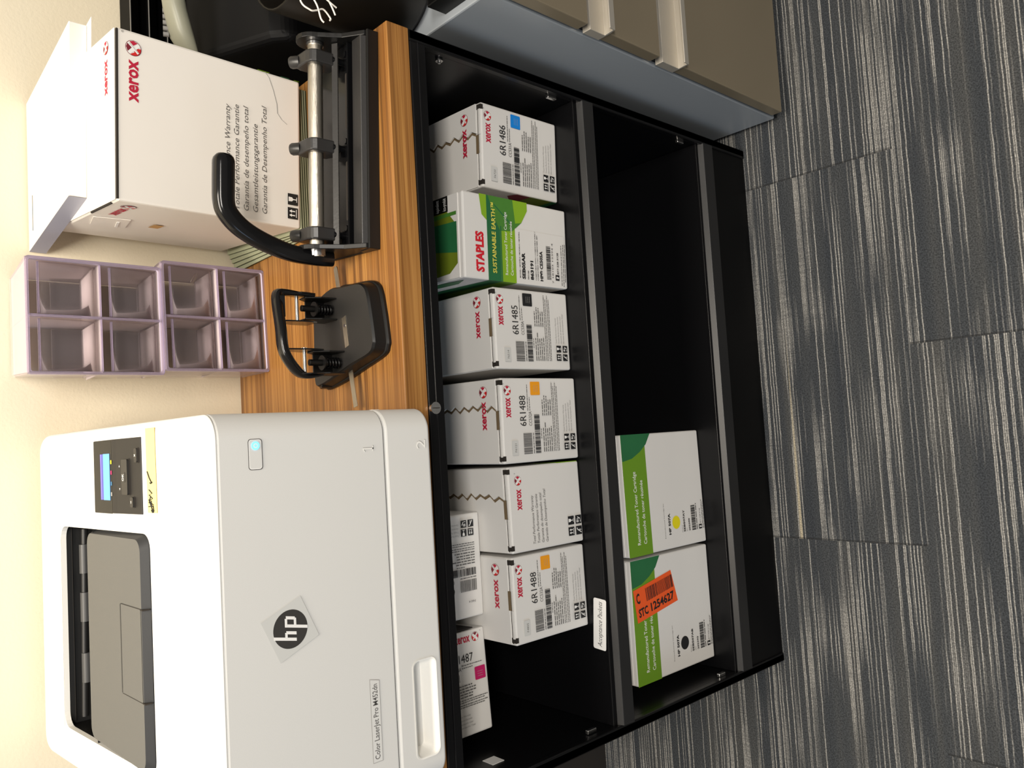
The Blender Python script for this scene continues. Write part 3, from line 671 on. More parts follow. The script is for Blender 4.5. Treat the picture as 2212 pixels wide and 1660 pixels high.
# sticky note
def note(q): 
    pts = [(-0.4862, .0960), (-0.4862, .0735), (-0.5742, .0725), (-0.5742, .0950)]
    q.add([(x, y, zsl(y)+.0007) for x, y in pts]+[(x, y, zsl(y)+.0003) for x, y in pts], [(0, 1, 2, 3), (7, 6, 5, 4)], NOTE)
nt_ = pp('sticky_note', note); nt_['label'] = 'pale yellow sticky strip with handwriting'
def scrib(q):
    def st(pts): 
        w3 = []
        for px, py in pts:
            x = XP(py); y = 0.0953+(px-315)*(0.0737-0.0953)/25; w3.append((x, y, zsl(y)+.0013))
        q.tube(w3, 0.00055, INK, 6)
    st([(318, 1019), (323, 1031), (330, 1042), (331, 1040), (327, 1043), (325, 1041)])
    st([(322, 1055), (330, 1062), (322, 1065), (331, 1072), (323, 1076), (326, 1068)])
    st([(321, 1080), (333, 1084), (322, 1078)]); st([(320, 1088), (332, 1086), (334, 1096), (330, 1099), (327, 1094)]); st([(321, 1074), (329, 1092), (333, 1099)])
    st([(327, 1076), (328, 1090)])
pp('handwriting', scrib, nt_)
# front door details
p = Print((0, PY0, 0), (1, 0, 0), (0, 0, 1), 0.0004)
FP = lambda px, py: None
p.rr(-0.5350, 1.0135, -0.5050, 1.0280, .003, INKG); p.rr(-0.5343, 1.0143, -0.5057, 1.0273, .0026, WHT); p.rr(-0.5335, 1.0150, -0.5063, 1.0266, .0022, PGREY)
pb = p.build('power_button', pr); pb.location = (0.6855, -0.2, -H)
p = Print((0, PY0-.0008, 0), (1, 0, 0), (0, 0, 1), 0.0004)
p.ell(-0.5117, 1.0206, .0042, .0042, PWRL); p.ell(-0.5117, 1.0206, .0022, .0022, WHT); p.ell(-0.5117, 1.0206, .0014, .0014, PWRL); p.build('power_lamp', pb)
def emb(t, u, v, wd_, cap):
    ym = MB()
    vs, fs = glyphs(t, 0.0, 0); x0 = min(a for a, b in vs); x1 = max(a for a, b in vs)
    ym.add([(u+(a-x0)*wd_/(x1-x0), PY0-.0007, v+b*cap/CAPH) for a, b in vs], fs, PWHITE)
    ym.add([(u+.0005+(a-x0)*wd_/(x1-x0), PY0-.0003, v-.0007+b*cap/CAPH) for a, b in vs], fs, mat('emboss_shade', srgb(150, 149, 147), .5))  # offset grey copy paints the shade beside the raised number
    ym.build('embossed_number', pr).location = (0.6855, -0.2, -H)
emb('2', -0.5255, .8195, .010, .013)
ym = MB()
for dx, dz, dy, mm in ((.0005, -.0007, -.0003, MATS['emboss_shade']), (0, 0, -.0007, PWHITE)):  # the grey copy is painted shade, the white one the raised number
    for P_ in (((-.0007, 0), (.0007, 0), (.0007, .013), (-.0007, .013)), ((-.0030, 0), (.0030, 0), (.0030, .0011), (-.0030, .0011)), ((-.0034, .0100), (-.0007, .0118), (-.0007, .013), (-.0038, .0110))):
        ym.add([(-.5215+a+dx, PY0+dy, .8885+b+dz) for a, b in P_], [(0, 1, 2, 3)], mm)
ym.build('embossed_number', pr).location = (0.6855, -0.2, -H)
# round logo on a clear film square
p = Print((-0.6915, PY0-.0002, 0.9920), (1, 0, 0), (0, 0, 1), 0.0003)
a = math.radians(24); R = .0238
p.poly([(R*1.36*math.cos(a+PI/4+k*PI/2), R*1.36*math.sin(a+PI/4+k*PI/2)) for k in range(4)], mat('clear_film_square', srgb(203, 203, 199), .40))
p.ell(0, 0, .0186, .0180, mat('charcoal_logo', srgb(58, 56, 54), .35), 48)
def strip(pts): p.poly([(x*.0186, y*.0180) for x, y in pts], WHT)
sl = lambda x, y: (x+y*.21, y)
def S(x0, y0, x1, y1): strip([sl(x0, y0), sl(x1, y0), sl(x1, y1), sl(x0, y1)])
S(-.60, -.33, -.44, .985); S(-.60, .19, -.20, .33); S(-.27, -.33, -.11, .26)
S(.08, -.985, .24, .33); S(.08, .19, .52, .33); S(.50, -.26, .66, .26); S(.2, -.33, .60, -.19)
p.build('round_logo', pr).location = (0.6855, -0.2, -H)
# model name plate
p = Print((0, PY0, 0), (1, 0, 0), (0, 0, 1), 0.0003)
p.poly([(-.8465, .8945), (-.7640, .8945), (-.7610, .9065), (-.8465, .9065)], INKL); p.poly([(-.8460, .8950), (-.7645, .8950), (-.7616, .9060), (-.8460, .9060)], PGREY)
p.text('Color LaserJet Pro M452dn', -.8435, .8978, .0765, .0062, INKG, 0.01)
p.build('model_plate', pr).location = (0.6855, -0.2, -H)
# recessed grip in the paper tray (a bowl set into the front)
def grip(q):
    x0, x1, z0, z1 = -0.860, -0.757, .8218, .8505
    o_ = rrect(x0, x1, z0, z1, .007, 5); i_ = rrect(x0+.006, x1-.004, z0+.008, z1-.002, .004, 5); n = len(o_)
    vo = [(x, PY0-.0004, z) for x, z in o_]; vi = [(x, PY0+.018, z) for x, z in i_]
    return vo, vi, n
vo, vi, n_ = grip(None)
q = MB(); rim = [(x, PY0-.0009, z) for x, z in rrect(-0.8615, -0.7555, .8203, .852, .008, 5)]
q.add(vo+rim, [(i, (i+1) % n_, n_+(i+1) % n_, n_+i) for i in range(n_)], PWHITE, True)
q.add(vo+vi, [(i, (i+1) % n_, n_+(i+1) % n_, n_+i) for i in range(n_)], PWHITE, True); q.add(vi, [tuple(range(n_))], PGREY)
gr = q.build('tray_grip', tray)
# cut the opening in the tray front with a boolean so that the grip is a real hollow
cb = MB(); cb.prism(rrect(-0.8602, -0.7568, .8216, .8507, .007, 5), 'y', PY0-.01, PY0+.0185, PGREY)
cut = cb.build('cutter'); cut.location = (0, 0, 0)
bpy.context.view_layer.update()
bo = tray.modifiers.new('cut', 'BOOLEAN'); bo.operation = 'DIFFERENCE'; bo.object = cut; bo.solver = 'EXACT'
dg = bpy.context.evaluated_depsgraph_get(); nm = bpy.data.meshes.new_from_object(tray.evaluated_get(dg))
tray.modifiers.clear(); tray.data = nm; bpy.data.objects.remove(cut)
# side lid of the printer (thin sliver on the right side)
pp('side_grip', lambda q: q.box(-0.4795, -0.4765, 0.02, 0.14, 0.835, 0.845, PWHITE), bevel=0.001)

# ------------------------------------------------------------------ clear organisers
def organiser(label, x, y, z, rz, wd, ht, dp, taper):
    r = empty('clear_organizer', (x, y, z), rz, label, 'organizer', 'clear four-compartment organizers')
    t = 0.0022; w2 = wd/2; wb = w2-taper
    def shell(q):
        for sgn in (-1, 1):
            q.add([(sgn*w2, 0, 0), (sgn*wb, dp, 0.002), (sgn*wb, dp, ht-.002), (sgn*w2, 0, ht), (sgn*(w2-t), 0, 0), (sgn*(wb-t), dp, 0.002), (sgn*(wb-t), dp, ht-.002), (sgn*(w2-t), 0, ht)],
                  [(0, 1, 2, 3), (4, 7, 6, 5), (0, 3, 7, 4), (1, 5, 6, 2), (0, 4, 5, 1), (3, 2, 6, 7)], ACRY)
        for z0, z1 in ((0, t), (ht-t, ht)):
            q.add([(-w2+t, 0, z0), (w2-t, 0, z0), (wb-t, dp-t, z0), (-wb+t, dp-t, z0), (-w2+t, 0, z1), (w2-t, 0, z1), (wb-t, dp-t, z1), (-wb+t, dp-t, z1)],
                  [(0, 3, 2, 1), (4, 5, 6, 7), (0, 1, 5, 4), (1, 2, 6, 5), (2, 3, 7, 6), (3, 0, 4, 7)], ACRY)
        q.box(-wb+t, wb-t, dp-t, dp, t, ht-t, ACRY)
    one('shell', shell, r)
    def frame(q):
        o_ = rrect(-w2-.0006, w2+.0006, -.0006, ht+.0006, .005, 4); i_ = rrect(-w2+.0035, w2-.0035, .0032, ht-.0035, .003, 4); n = len(o_)
        a = [(u, -.003, v) for u, v in o_]; b = [(u, -.003, v) for u, v in i_]; c = [(u, .0015, v) for u, v in o_]; d = [(u, .0015, v) for u, v in i_]
        R4 = [(i, (i+1) % n, n+(i+1) % n, n+i) for i in range(n)]
        q.add(a+b, R4, ACRE, True); q.add(a+c, R4, ACRE, True); q.add(b+d, R4, ACRE, True); q.add(c+d, R4, ACRE, True)
    one('front_frame', frame, r)
    one('divider', lambda q: (q.box(-.001, .001, 0.002, dp-.004, t, ht-t, ACRY), q.box(-.0016, .0016, -.002, .002, .004, ht-.004, ACRE)), r)
    hm = ht*0.47
    one('middle_shelf', lambda q: (q.box(-w2+t, w2-t, .002, dp*.9-.004, hm, hm+.0018, ACRY), q.box(-w2+.004, -.0016, -.002, .0012, hm-.0002, hm+.0018, ACRE), q.box(.0016, w2-.004, -.002, .0012, hm-.0002, hm+.0018, ACRE)), r)
    for sx in (-1, 1):
        for z0 in (t+.001, hm+.003):
            zz = z0; hh_ = (hm if z0 < hm else ht-hm)*0.80
            def binf(q):
                x0 = .0035 if sx > 0 else -w2+.005; x1 = w2-.005 if sx > 0 else -.0035
                n = 8; prof = []
                for i in range(n+1):
                    f = i/n; prof.append((.003+ (1-f)**3*.008, zz+hh_*f*0.98+.001))
                lip = [(.014, zz+.001)] + prof[1:]
                th = .0016; back = [(yy+th, z_) for yy, z_ in lip][::-1]
                q.prism(lip+back, 'x', x0, x1, ACRY, True)
                q.box(x0, x1, .016, dp*.86, zz+.0006, zz+.002, ACRY)
                q.prism([(dp*.80, zz+.002), (dp*.86, zz+hh_*.55), (dp*.86+.0014, zz+hh_*.55), (dp*.80+.0016, zz+.002)], 'x', x0, x1, ACRY)
                q.box(x0, x1, .0025, .0055, zz+hh_-.0015, zz+hh_+.0008, ACRE)
            one('bin', binf, r)
    return r
o1 = organiser('lower clear plastic organizer with four bins, standing on the wooden top', -0.3195, 0.361, H, 0.05, .157, .1525, .092, .004)
o2 = organiser('upper clear plastic organizer, stacked on the lower one against the wall', -0.3275, 0.3635, H+.1532, 0.03, .152, .166, .096, .008)
def clipf(q):
    pts = []
    for (a, b) in ((0, 0), (.016, 0), (.019, .002), (.016, .0045), (.002, .0045), (0, .003), (.002, .0012), (.013, .0012)): pts.append((a, 0, b))
    q.tube(pts, .00045, STEEL, 6)
pc = one('paper_clip', clipf, loc=(-0.268, 0.377, 0.915), rotz=0.1); pc.rotation_euler = (0.3, 0.55, 0.1)
tag(pc, 'small steel paper clip caught in the right bin of the lower clear organizer', 'paper clip')

# ------------------------------------------------------------------ large carton, flat carton, folders
th = math.radians(-4.2); wd, ht, dp = .204, .2408, .254
xb = empty('toner_shipping_carton', (-0.2145, 0.205, H+.0175), th, 'large white supplies carton standing upright behind the three-hole punch', 'box')
TILT = .055; xb.rotation_euler = (TILT, 0, th)
one('carton_body', lambda q: q.box(0, wd, 0, dp-.016, 0, ht, CARDB), xb, bevel=0.003)
one('top_flap', lambda q: q.prism([(0.001, .003), (wd-.001, .003), (wd-.001, dp-.02), (.001, dp-.02)], 'z', ht+.0001, ht+.0016, CARDB), xb, bevel=0.0006)
one('top_slit', lambda q: (q.box(0.002, wd-.002, -.0006, .0028, ht-.0018, ht+.0002, GAP), q.box(-.0006, .002, .02, .09, ht-.002, ht-.0002, GAP)), xb)
one('side_flap', lambda q: (q.prism([(.095, ht-.05), (.15, ht-.062), (.155, ht-.02), (.105, ht-.008)], 'x', -.0014, -.0004, CARDB), q.prism([(.115, ht-.043), (.149, ht-.052), (.149, ht-.049), (.116, ht-.040)], 'x', -.0022, -.0013, WHT)), xb)
p = Print((0, 0, 0), (1, 0, 0), (0, 0, 1)); 
zb = H+.0148
P3 = lambda X_, Z_: (X_+.2145, Z_-zb)
p.text('xerox', .1195, .2165, .050, .0155, XRED, 0.03); p.sphere_logo(.1835, .2215, .0092); p.text('®', .1985, .2325, .003, .003, INKG)
for i, (t, z_, w_) in enumerate((('Total Performance Warranty', .1022, .1345), ('Totale Performance Garantie', .0900, .1365), ('Garantía de desempeño total', .0770, .1375), ('Gesamtleistungsgarantie', .0640, .1170), ('Garantia de Desempenho Total', .0510, .1440))):
    p.text(t, .0125, z_, w_, .0073, INKG, 0.0, .22)
for u, v, k in ((.0115, .0050, 0), (.0305, .0050, 1), (.0115, -.0112+.0005, 2), (.0305, -.0107, 3)): 
    if v > 0: p.icon(u, v, .0155, k)
p.build('front_print', xb)
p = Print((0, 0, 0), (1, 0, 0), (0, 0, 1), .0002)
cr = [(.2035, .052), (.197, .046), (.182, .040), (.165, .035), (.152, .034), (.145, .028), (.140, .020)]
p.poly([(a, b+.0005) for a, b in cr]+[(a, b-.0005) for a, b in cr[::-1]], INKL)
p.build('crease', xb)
p = Print((0, dp, 0), (0, -1, 0), (0, 0, 1), .0006); p.text('xerox', dp-.082, .214, .043, .0135, XRED, 0.03); p.sphere_logo(dp-.026, .2185, .009); p.rect(dp-.125, .145, dp-.103, .158, TAN); p.build('side_print', xb)
p = Print((0, 0, ht+.0016), (1, 0, 0), (0, 1, 0), .0003); p.text('xerox', wd-.075, .024, .043, .012, XRED, .03); p.sphere_logo(wd-.018, .028, .008); p.build('lid_print', xb)
# edge dashes of print on the right side wrap
p = Print((wd, 0, 0), (0, 1, 0), (0, 0, 1)); p.rect(.0005, .045, .02, .062, GLIME); p.rect(.0005, .015, .02, .028, GDARK); p.rect(.0005, .0, .02, .008, GBAND); p.build('side_stripe', xb)

ft = MB(); zt_ = H+.2605
Q = [(-0.1885, .287), (0.0276, .271), (-0.014, .4585), (-0.2235, .4585)]
zq = lambda y: zt_+(y-.205)*.055
ft.add([(x, y, zq(y)) for x, y in Q]+[(x, y, zq(y)+.0205) for x, y in Q], [(3, 2, 1, 0), (4, 5, 6, 7), (0, 1, 5, 4), (1, 2, 6, 5), (2, 3, 7, 6), (3, 0, 4, 7)], CARDB)
fo = ft.build('flat_carton', bevel=.001); tag(fo, 'thin flat white carton lying on top of the large supplies carton', 'box')
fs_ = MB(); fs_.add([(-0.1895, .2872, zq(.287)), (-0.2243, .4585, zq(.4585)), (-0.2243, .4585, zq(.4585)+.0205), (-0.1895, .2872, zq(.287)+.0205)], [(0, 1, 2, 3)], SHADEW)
sd = fs_.build('end_panel', fo); sd['label'] = 'white end panel with its blue-grey shade painted on'
sl_ = MB(); sl_.box(-.199, -.150, .437, .4385, zq(.438)+.0205, zq(.438)+.0208, INK); sl_.build('slot', fo)
sh_ = MB()
for k in range(3):
    q_ = [(-.02+.004*k, .262+.003*k), (.034-.002*k, .258+.003*k), (.02, .33), (-.03, .33)]
    sh_.add([(x, y, zq(y)-.0012+.0004*k) for x, y in q_]+[(x, y, zq(y)-.0010+.0004*k) for x, y in q_], [(3, 2, 1, 0), (4, 5, 6, 7), (0, 1, 5, 4), (1, 2, 6, 5), (2, 3, 7, 6), (3, 0, 4, 7)], WHT)
tag(sh_.build('loose_sheets'), 'few loose white sheets poking out under the flat carton', 'paper')

fd = empty('folder_stack', (-0.212, 0.205, H), 0, 'fanned stack of pale green folders under the large supplies carton', 'folders')
for k in range(5):
    q = MB(); z0 = .0003+.0033*k; xf = -.0065-.0010*(4-k); xb_ = .0130-.0068*(4-k)
    for dz0, dz1, mm in ((0, .0021, PADC), (.0021, .0033, PADG)):
        q.add([(xf, 0, z0+dz0), (.198, 0, z0+dz0), (.198, .248, z0+dz0), (xb_, .248, z0+dz0), (xf, 0, z0+dz1), (.198, 0, z0+dz1), (.198, .248, z0+dz1), (xb_, .248, z0+dz1)],
              [(3, 2, 1, 0), (4, 5, 6, 7), (0, 1, 5, 4), (1, 2, 6, 5), (2, 3, 7, 6), (3, 0, 4, 7)], mm)
    q.build('folder', fd)

# ------------------------------------------------------------------ heavy three-hole punch
hp_ = empty('three_hole_punch', (-0.1425, 0.0277, H), math.radians(-4), 'heavy black three-hole punch with a steel rod and curved lever on the wooden top', 'hole punch')
W2 = .1355
def base(q):
    q.prism([(0, 0), (.124, 0), (.124, .004), (.034, .004), (.030, .011), (.006, .014), (.003, .016), (0, .016)], 'x', -W2, W2, BLACKP)
one('base_plate', base, hp_, bevel=.001)
one('chip_tray', lambda q: q.prism([(.0045, .0145), (.0285, .0125), (.0295, .020), (.0075, .0215)], 'x', -W2+.006, W2-.007, DGREY), hp_, bevel=.0008)
def sidep(xc):
    def f(q):
        pts = [(0.004, .004), (.120, .004), (.112, .010)]
        pts = [(0.002, .004), (.118, .004), (.105, .012)]
        for i in range(13):
            a = -0.25*PI + (1.15*PI)*i/12; pts.append((.068+.0225*math.cos(a), .051+.0225*math.sin(a)))
        pts += [(.030, .034), (.004, .018)]
        q.prism(pts, 'x', xc-.003, xc+.003, BLACKP)
    return f
one('side_plate', sidep(-W2+.004), hp_, bevel=.0008); one('side_plate', sidep(W2-.004), hp_, bevel=.0008)
RY, RZ = .066, .051
def rod(q): q.tube([(-W2-.006, RY, RZ), (W2-.002, RY, RZ)], .0092, STEEL, 28)
one('rod', rod, hp_)
for a_, b_, r2 in ((-W2-.005, -W2+.001, .0112), (W2-.011, W2-.0075, .0108)): one('rod_collar', lambda q: q.tube([(a_, RY, RZ), (b_, RY, RZ)], r2, CHROME, 24), hp_)
def head(xc, cap):
    def f(q):
        prof = [(.050, .030), (.050, .058), (.054, .064), (.062, .0665), (.088, .0665), (.092, .058), (.092, .040), (.082, .036), (.080, .028), (.062, .022), (.055, .024)]
        q.prism(prof, 'x', xc-.008, xc+.008, DGREY)
    o = one('punch_head', f, hp_, bevel=.002)
    one('head_cap', lambda q: q.tube([(xc, .083, .062), (xc, .092, .069), (xc, .094, .0705)], [.0078, .0078, .0066], DGREY, 18), o)
    one('punch_pin', lambda q: (q.tube([(xc, .052, .012), (xc, .052, .036)], .0042, BLACKG, 12), q.tube([(xc+.009, .046, .006), (xc+.009, .046, .022)], .004, BLACKG, 12),
        q.prism([(.038, .006), (.062, .006), (.062, .012), (.038, .012)], 'x', xc-.012, xc+.012, BLACKP)), o)
for xc in (-.1135, -.003, .1075): head(xc, True)
def backp(q):
    q.prism([(.046, .030), (.052, .034), (.052, .0355), (.045, .0315)], 'x', -W2+.008, W2-.008, DGREY)
    for k in range(120):
        x = -W2+.012+k*.00207; q.box(x, x+.0008, .0445, .0455, .0305, .0318, PANEL)
one('ruler_strip', backp, hp_)
def deck(q):
    q.box(-W2+.008, W2-.008, .036, .105, .0185, .0200, BLACKG)
    q.box(-W2+.008, W2-.008, .0345, .0365, .006, .024, BLACKG)
    for a, b in ((-.095, -.02), (.022, .092)): q.prism(rrect(a, b, .041, .046, .0024, 4), 'z', .0199, .0204, GAP)
one('punch_deck', deck, hp_, bevel=.0005)
# lever: flat arm rising from the hub, bending into a round grip along the rod
def lever(q):
    yl = .0735; P = [(-.1415, yl-.007, .030), (-.1420, yl-.006, .050), (-.1400, yl-.003, .080), (-.1330, yl, .106), (-.1235, yl, .132), (-.1130, yl, .150), (-.1000, yl, .1625), (-.0880, yl, .1665), (-.0700, yl, .1668), (-.0480, yl, .1665), (-.0310, yl, .1662)]
    # smooth the path and sweep a rounded rectangle
    pts = []
    for i in range(len(P)-1):
        p0 = Vector(P[max(i-1, 0)]); p1 = Vector(P[i]); p2 = Vector(P[i+1]); p3 = Vector(P[min(i+2, len(P)-1)])
        for k in range(5):
            t = k/5; pts.append(0.5*((2*p1)+(p2-p0)*t+(2*p0-5*p1+4*p2-p3)*t*t+(3*p1-3*p2+p3-p0)*t**3))
    pts.append(Vector(P[-1])); n = 16; rings = []
    for i, c in enumerate(pts):
        t = (pts[min(i+1, len(pts)-1)]-pts[max(i-1, 0)]).normalized(); yv = Vector((0, 1, 0)); nv = t.cross(yv).normalized()
        f = min(1, max(0, (i/len(pts)-.0)/.75)); hw = .0100+.0022*f; hd = .0075+.0045*f
        e = i/(len(pts)-1)
        if e > .93: k = math.sqrt(max(0.02, 1-((e-.93)/.07)**2)); hw *= k; hd *= k
        rings.append([c+nv*hw*math.copysign(abs(math.cos(a))**.75, math.cos(a))+yv*hd*math.copysign(abs(math.sin(a))**.75, math.sin(a)) for a in (2*PI*j/n for j in range(n))])
    vs = [v for r_ in rings for v in r_]; fs = [(i*n+j, i*n+(j+1) % n, (i+1)*n+(j+1) % n, (i+1)*n+j) for i in range(len(rings)-1) for j in range(n)]
    q.add(vs, fs, BLACKG, True); q.add(rings[0], [tuple(range(n))[::-1]], BLACKG); q.add(rings[-1], [tuple(range(n))], BLACKG, True)
one('lever', lever, hp_)

# ------------------------------------------------------------------ two-hole punch
tp = empty('two_hole_punch', (-0.37, 0.10, H), 0, 'small black two-hole punch with a steel paper gauge, beside the white printer', 'hole punch')
off = Vector((-0.37, 0.10))
def out(pts, z0, z1, mt, q, inset=0.0):
    c = Vector((sum(a for a, b in pts)/len(pts), sum(b for a, b in pts)/len(pts)))
    def I(p_): d = Vector(p_)-c; return tuple(c+d*(1-inset/d.length)-off)
    a = [(*(Vector(p_)-off), z0) for p_ in pts]; b = [(*I(p_), z1) for p_ in pts]; n = len(pts)
    return a, b, n
def spl(P, k=4):
    r = []; n = len(P)
    for i in range(n):
        p0, p1, p2, p3 = (Vector(P[(i+j-1) % n]) for j in range(4))
        for s in range(k):
            t = s/k; r.append(tuple(0.5*((2*p1)+(p2-p0)*t+(2*p0-5*p1+4*p2-p3)*t*t+(3*p1-3*p2+p3-p0)*t**3)))
    return r
OB = spl([(-.3188, .1650), (-.3075, .1300), (-.3092, .102), (-.3125, .0600), (-.3183, .0430), (-.3300, .0340), (-.3600, .0275), (-.3904, .0235), (-.4000, .0250), (-.4100, .0345), (-.4215, .0780), (-.4320, .1200), (-.4400, .1650), (-.4370, .1790), (-.4100, .1810), (-.3600, .1790), (-.3300, .1760)])
def pbase(q):
    L1 = [(0, 0.0), (0, .0035), (.0012, .0055), (.003, .0060), (.0055, .0195), (.0075, .0225)]
    rs = []
    c = Vector((-.372, .105))
    for ins, z in L1:
        rs.append([(*(c+(Vector(p_)-c)*(1-ins/max((Vector(p_)-c).length, .02))-off), z) for p_ in OB])
    n = len(OB)
    for a, b in zip(rs, rs[1:]): q.add(a+b, [(i, (i+1) % n, n+(i+1) % n, n+i) for i in range(n)], BLACKP, True)
    q.add(rs[0], [tuple(range(n))[::-1]], BLACKP); q.add(rs[-1], [tuple(range(n))], mat('matte_black_plate', (.017, .016, .015, 1), .45, bump=.05, bscale=900))
one('base', pbase, tp)
one('rear_fold', lambda q: q.prism([(.060, .0), (.083, .0), (.083, .012), (.060, .0215)], 'x', -.069, .045, BLACKP), tp, bevel=.002)
# steel paper gauge
RR = math.atan2(.1226-.091, -.2862+.4687)
def gaugepts(q, a, b, z0, z1, wv=.0046):
    A = Vector((-.2872, .1250)); B = Vector((-.4690, .0915)); d = (B-A); Ln = d.length; d.normalize(); nn = Vector((-d.y, d.x))
    pa = A+d*a*Ln; pb_ = A+d*b*Ln; pts = []
    if a == 0:
        for i in range(7):
            t = PI/2+PI*i/6; pts.append(pa + wv*(-math.cos(t-PI)*0+0)*d + Vector((0, 0)))
        pts = [pa+nn*wv*math.cos(t)+(-d)*wv*math.sin(t) for t in [PI*i/6 for i in range(7)]]
    else: pts = [pa+nn*wv, pa-nn*wv]
    pts += [pb_-nn*wv, pb_+nn*wv]
    q.prism([tuple(p_-off) for p_ in pts], 'z', z0, z1, STEEL)
gz = .0120
def gauge(q): gaugepts(q, 0, .24, gz, gz+.001); gaugepts(q, .70, 1.0, gz, gz+.001)
gg = one('paper_gauge', gauge, tp)
def gslot(q):
    A = [(-.3555, .1010), (-.3525, .0885), (-.3940, .0840), (-.3955, .0965)]
    q.prism([tuple(Vector(p_)-off) for p_ in [(-.3565, .1050), (-.3535, .0895), (-.3925, .0835), (-.3945, .0985)]], 'z', .0222, .0228, GAP)
    q.prism([tuple(Vector(p_)-off) for p_ in [(-.3560, .0985), (-.3535, .0890), (-.3920, .0838), (-.3945, .0930)]], 'z', .0226, .0231, STEEL)
    cyl(q, (-.3660+.37, .0915-.10, .0230), (0, 0, 1), .0022, .0008, CHROME, 12)
one('gauge_window', gslot, tp)
def phead(cx, cy):
    x, y = cx-off.x, cy-off.y
    def br(q):
        for s in (-1, 1):
            q.prism([(y-.012, .0225), (y+.022, .0225), (y+.022, .050), (y+.012, .062), (y-.004, .062), (y-.012, .044)], 'x', x+s*.0135-.001, x+s*.0135+.001, BLACKP)
        q.prism([(y+.020, .0225), (y+.022, .0225), (y+.022, .050), (y+.020, .050)], 'x', x-.0135, x+.0135, BLACKP)
    o = one('head_bracket', br, tp, bevel=.0006)
    def spr(q):
        pts = [(x+.0062*math.cos(t), y+.0062*math.sin(t), .0245+t/(2*PI)*.0042) for t in [i*PI/6 for i in range(12*5+1)]]
        q.tube(pts, .0011, BLACKG, 6); q.tube([(x, y, .0225), (x, y, .066)], .0040, BLACKP, 14)
        q.tube([(x, y, .0470), (x, y, .0490)], .0095, BLACKP, 18)
    one('punch_spring', spr, o)
    one('pivot_pin', lambda q: q.tube([(x-.0165, y+.004, .070), (x+.0165, y+.004, .070)], .0022, CHROME, 14), o)
    for s in (-1, 1):
        one('rivet', lambda q: (q.tube([(x+s*.0165, y+.004, .070), (x+s*.0185, y+.004, .070)], .0042, CHROME, 14)), o)
phead(-.3420, .1216); phead(-.4120, .1073)
def handle(q):
    # a stamped loop: top bar joining two arms that straddle the heads
    Hn = lambda X_, Y_, Z_: (X_-off.x, Y_-off.y, Z_)
    path = [Hn(-.4265, .112, .052), Hn(-.4285, .112, .066), Hn(-.4255, .110, .078), Hn(-.4130, .106, .092), Hn(-.3960, .106, .1005), Hn(-.3700, .109, .1010), Hn(-.3430, .116, .1005), Hn(-.3270, .122, .0975), Hn(-.3235, .124, .090), Hn(-.3240, .124, .072), Hn(-.3255, .124, .052)]
    pts = [Vector(p_) for p_ in path]
    sm = []
    for i in range(len(pts)-1):
        p0, p1, p2, p3 = pts[max(i-1, 0)], pts[i], pts[i+1], pts[min(i+2, len(pts)-1)]
        for k in range(4):
            t = k/4; sm.append(0.5*((2*p1)+(p2-p0)*t+(2*p0-5*p1+4*p2-p3)*t*t+(3*p1-3*p2+p3-p0)*t**3))
    sm.append(pts[-1]); n = 12; rings = []
    for i, c in enumerate(sm):
        t = (sm[min(i+1, len(sm)-1)]-sm[max(i-1, 0)]).normalized(); yv = Vector((.1, 1, 0)).normalized(); nv = t.cross(yv).normalized()
        e = abs(2*i/(len(sm)-1)-1); hw = .0054 if e < .5 else .0054-.0038*(e-.5)/.5; hd = .0085 if e < .5 else .0085+.006*(e-.5)/.5
        rings.append([c+nv*hw*math.copysign(abs(math.cos(a))**.6, math.cos(a))+yv*hd*math.copysign(abs(math.sin(a))**.6, math.sin(a)) for a in (2*PI*j/n for j in range(n))])
    q.add([v for r_ in rings for v in r_], [(i*n+j, i*n+(j+1) % n, (i+1)*n+(j+1) % n, (i+1)*n+j) for i in range(len(rings)-1) for j in range(n)], BLACKG, True)
    q.add(rings[0], [tuple(range(n))[::-1]], BLACKG); q.add(rings[-1], [tuple(range(n))], BLACKG)
    for X_, Y_, tz in ((-.3600, .1225, 1), (-.3240, .1235, 0), (-.3965, .1085, 1), (-.4265, .1085, 0)):   # cheeks on both sides of each head
        x, y = X_-off.x, Y_-off.y
        q.prism([(y-.010, .050), (y+.016, .050), (y+.017, .070)] + ([(y+.008, .099), (y-.008, .099)] if tz else [(y+.010, .080), (y-.008, .080)]) + [(y-.013, .070), (y-.013, .062)], 'x', x-.0009, x+.0009, BLACKG)
    for X_, Y_ in ((-.342, .119),):
        x, y = X_-off.x, Y_-off.y
        q.prism([(y+.008, .094), (y+.008, .099), (y-.008, .0995), (y-.010, .094)], 'x', x-.014, x+.012, BLACKG)
one('handle', handle, tp)

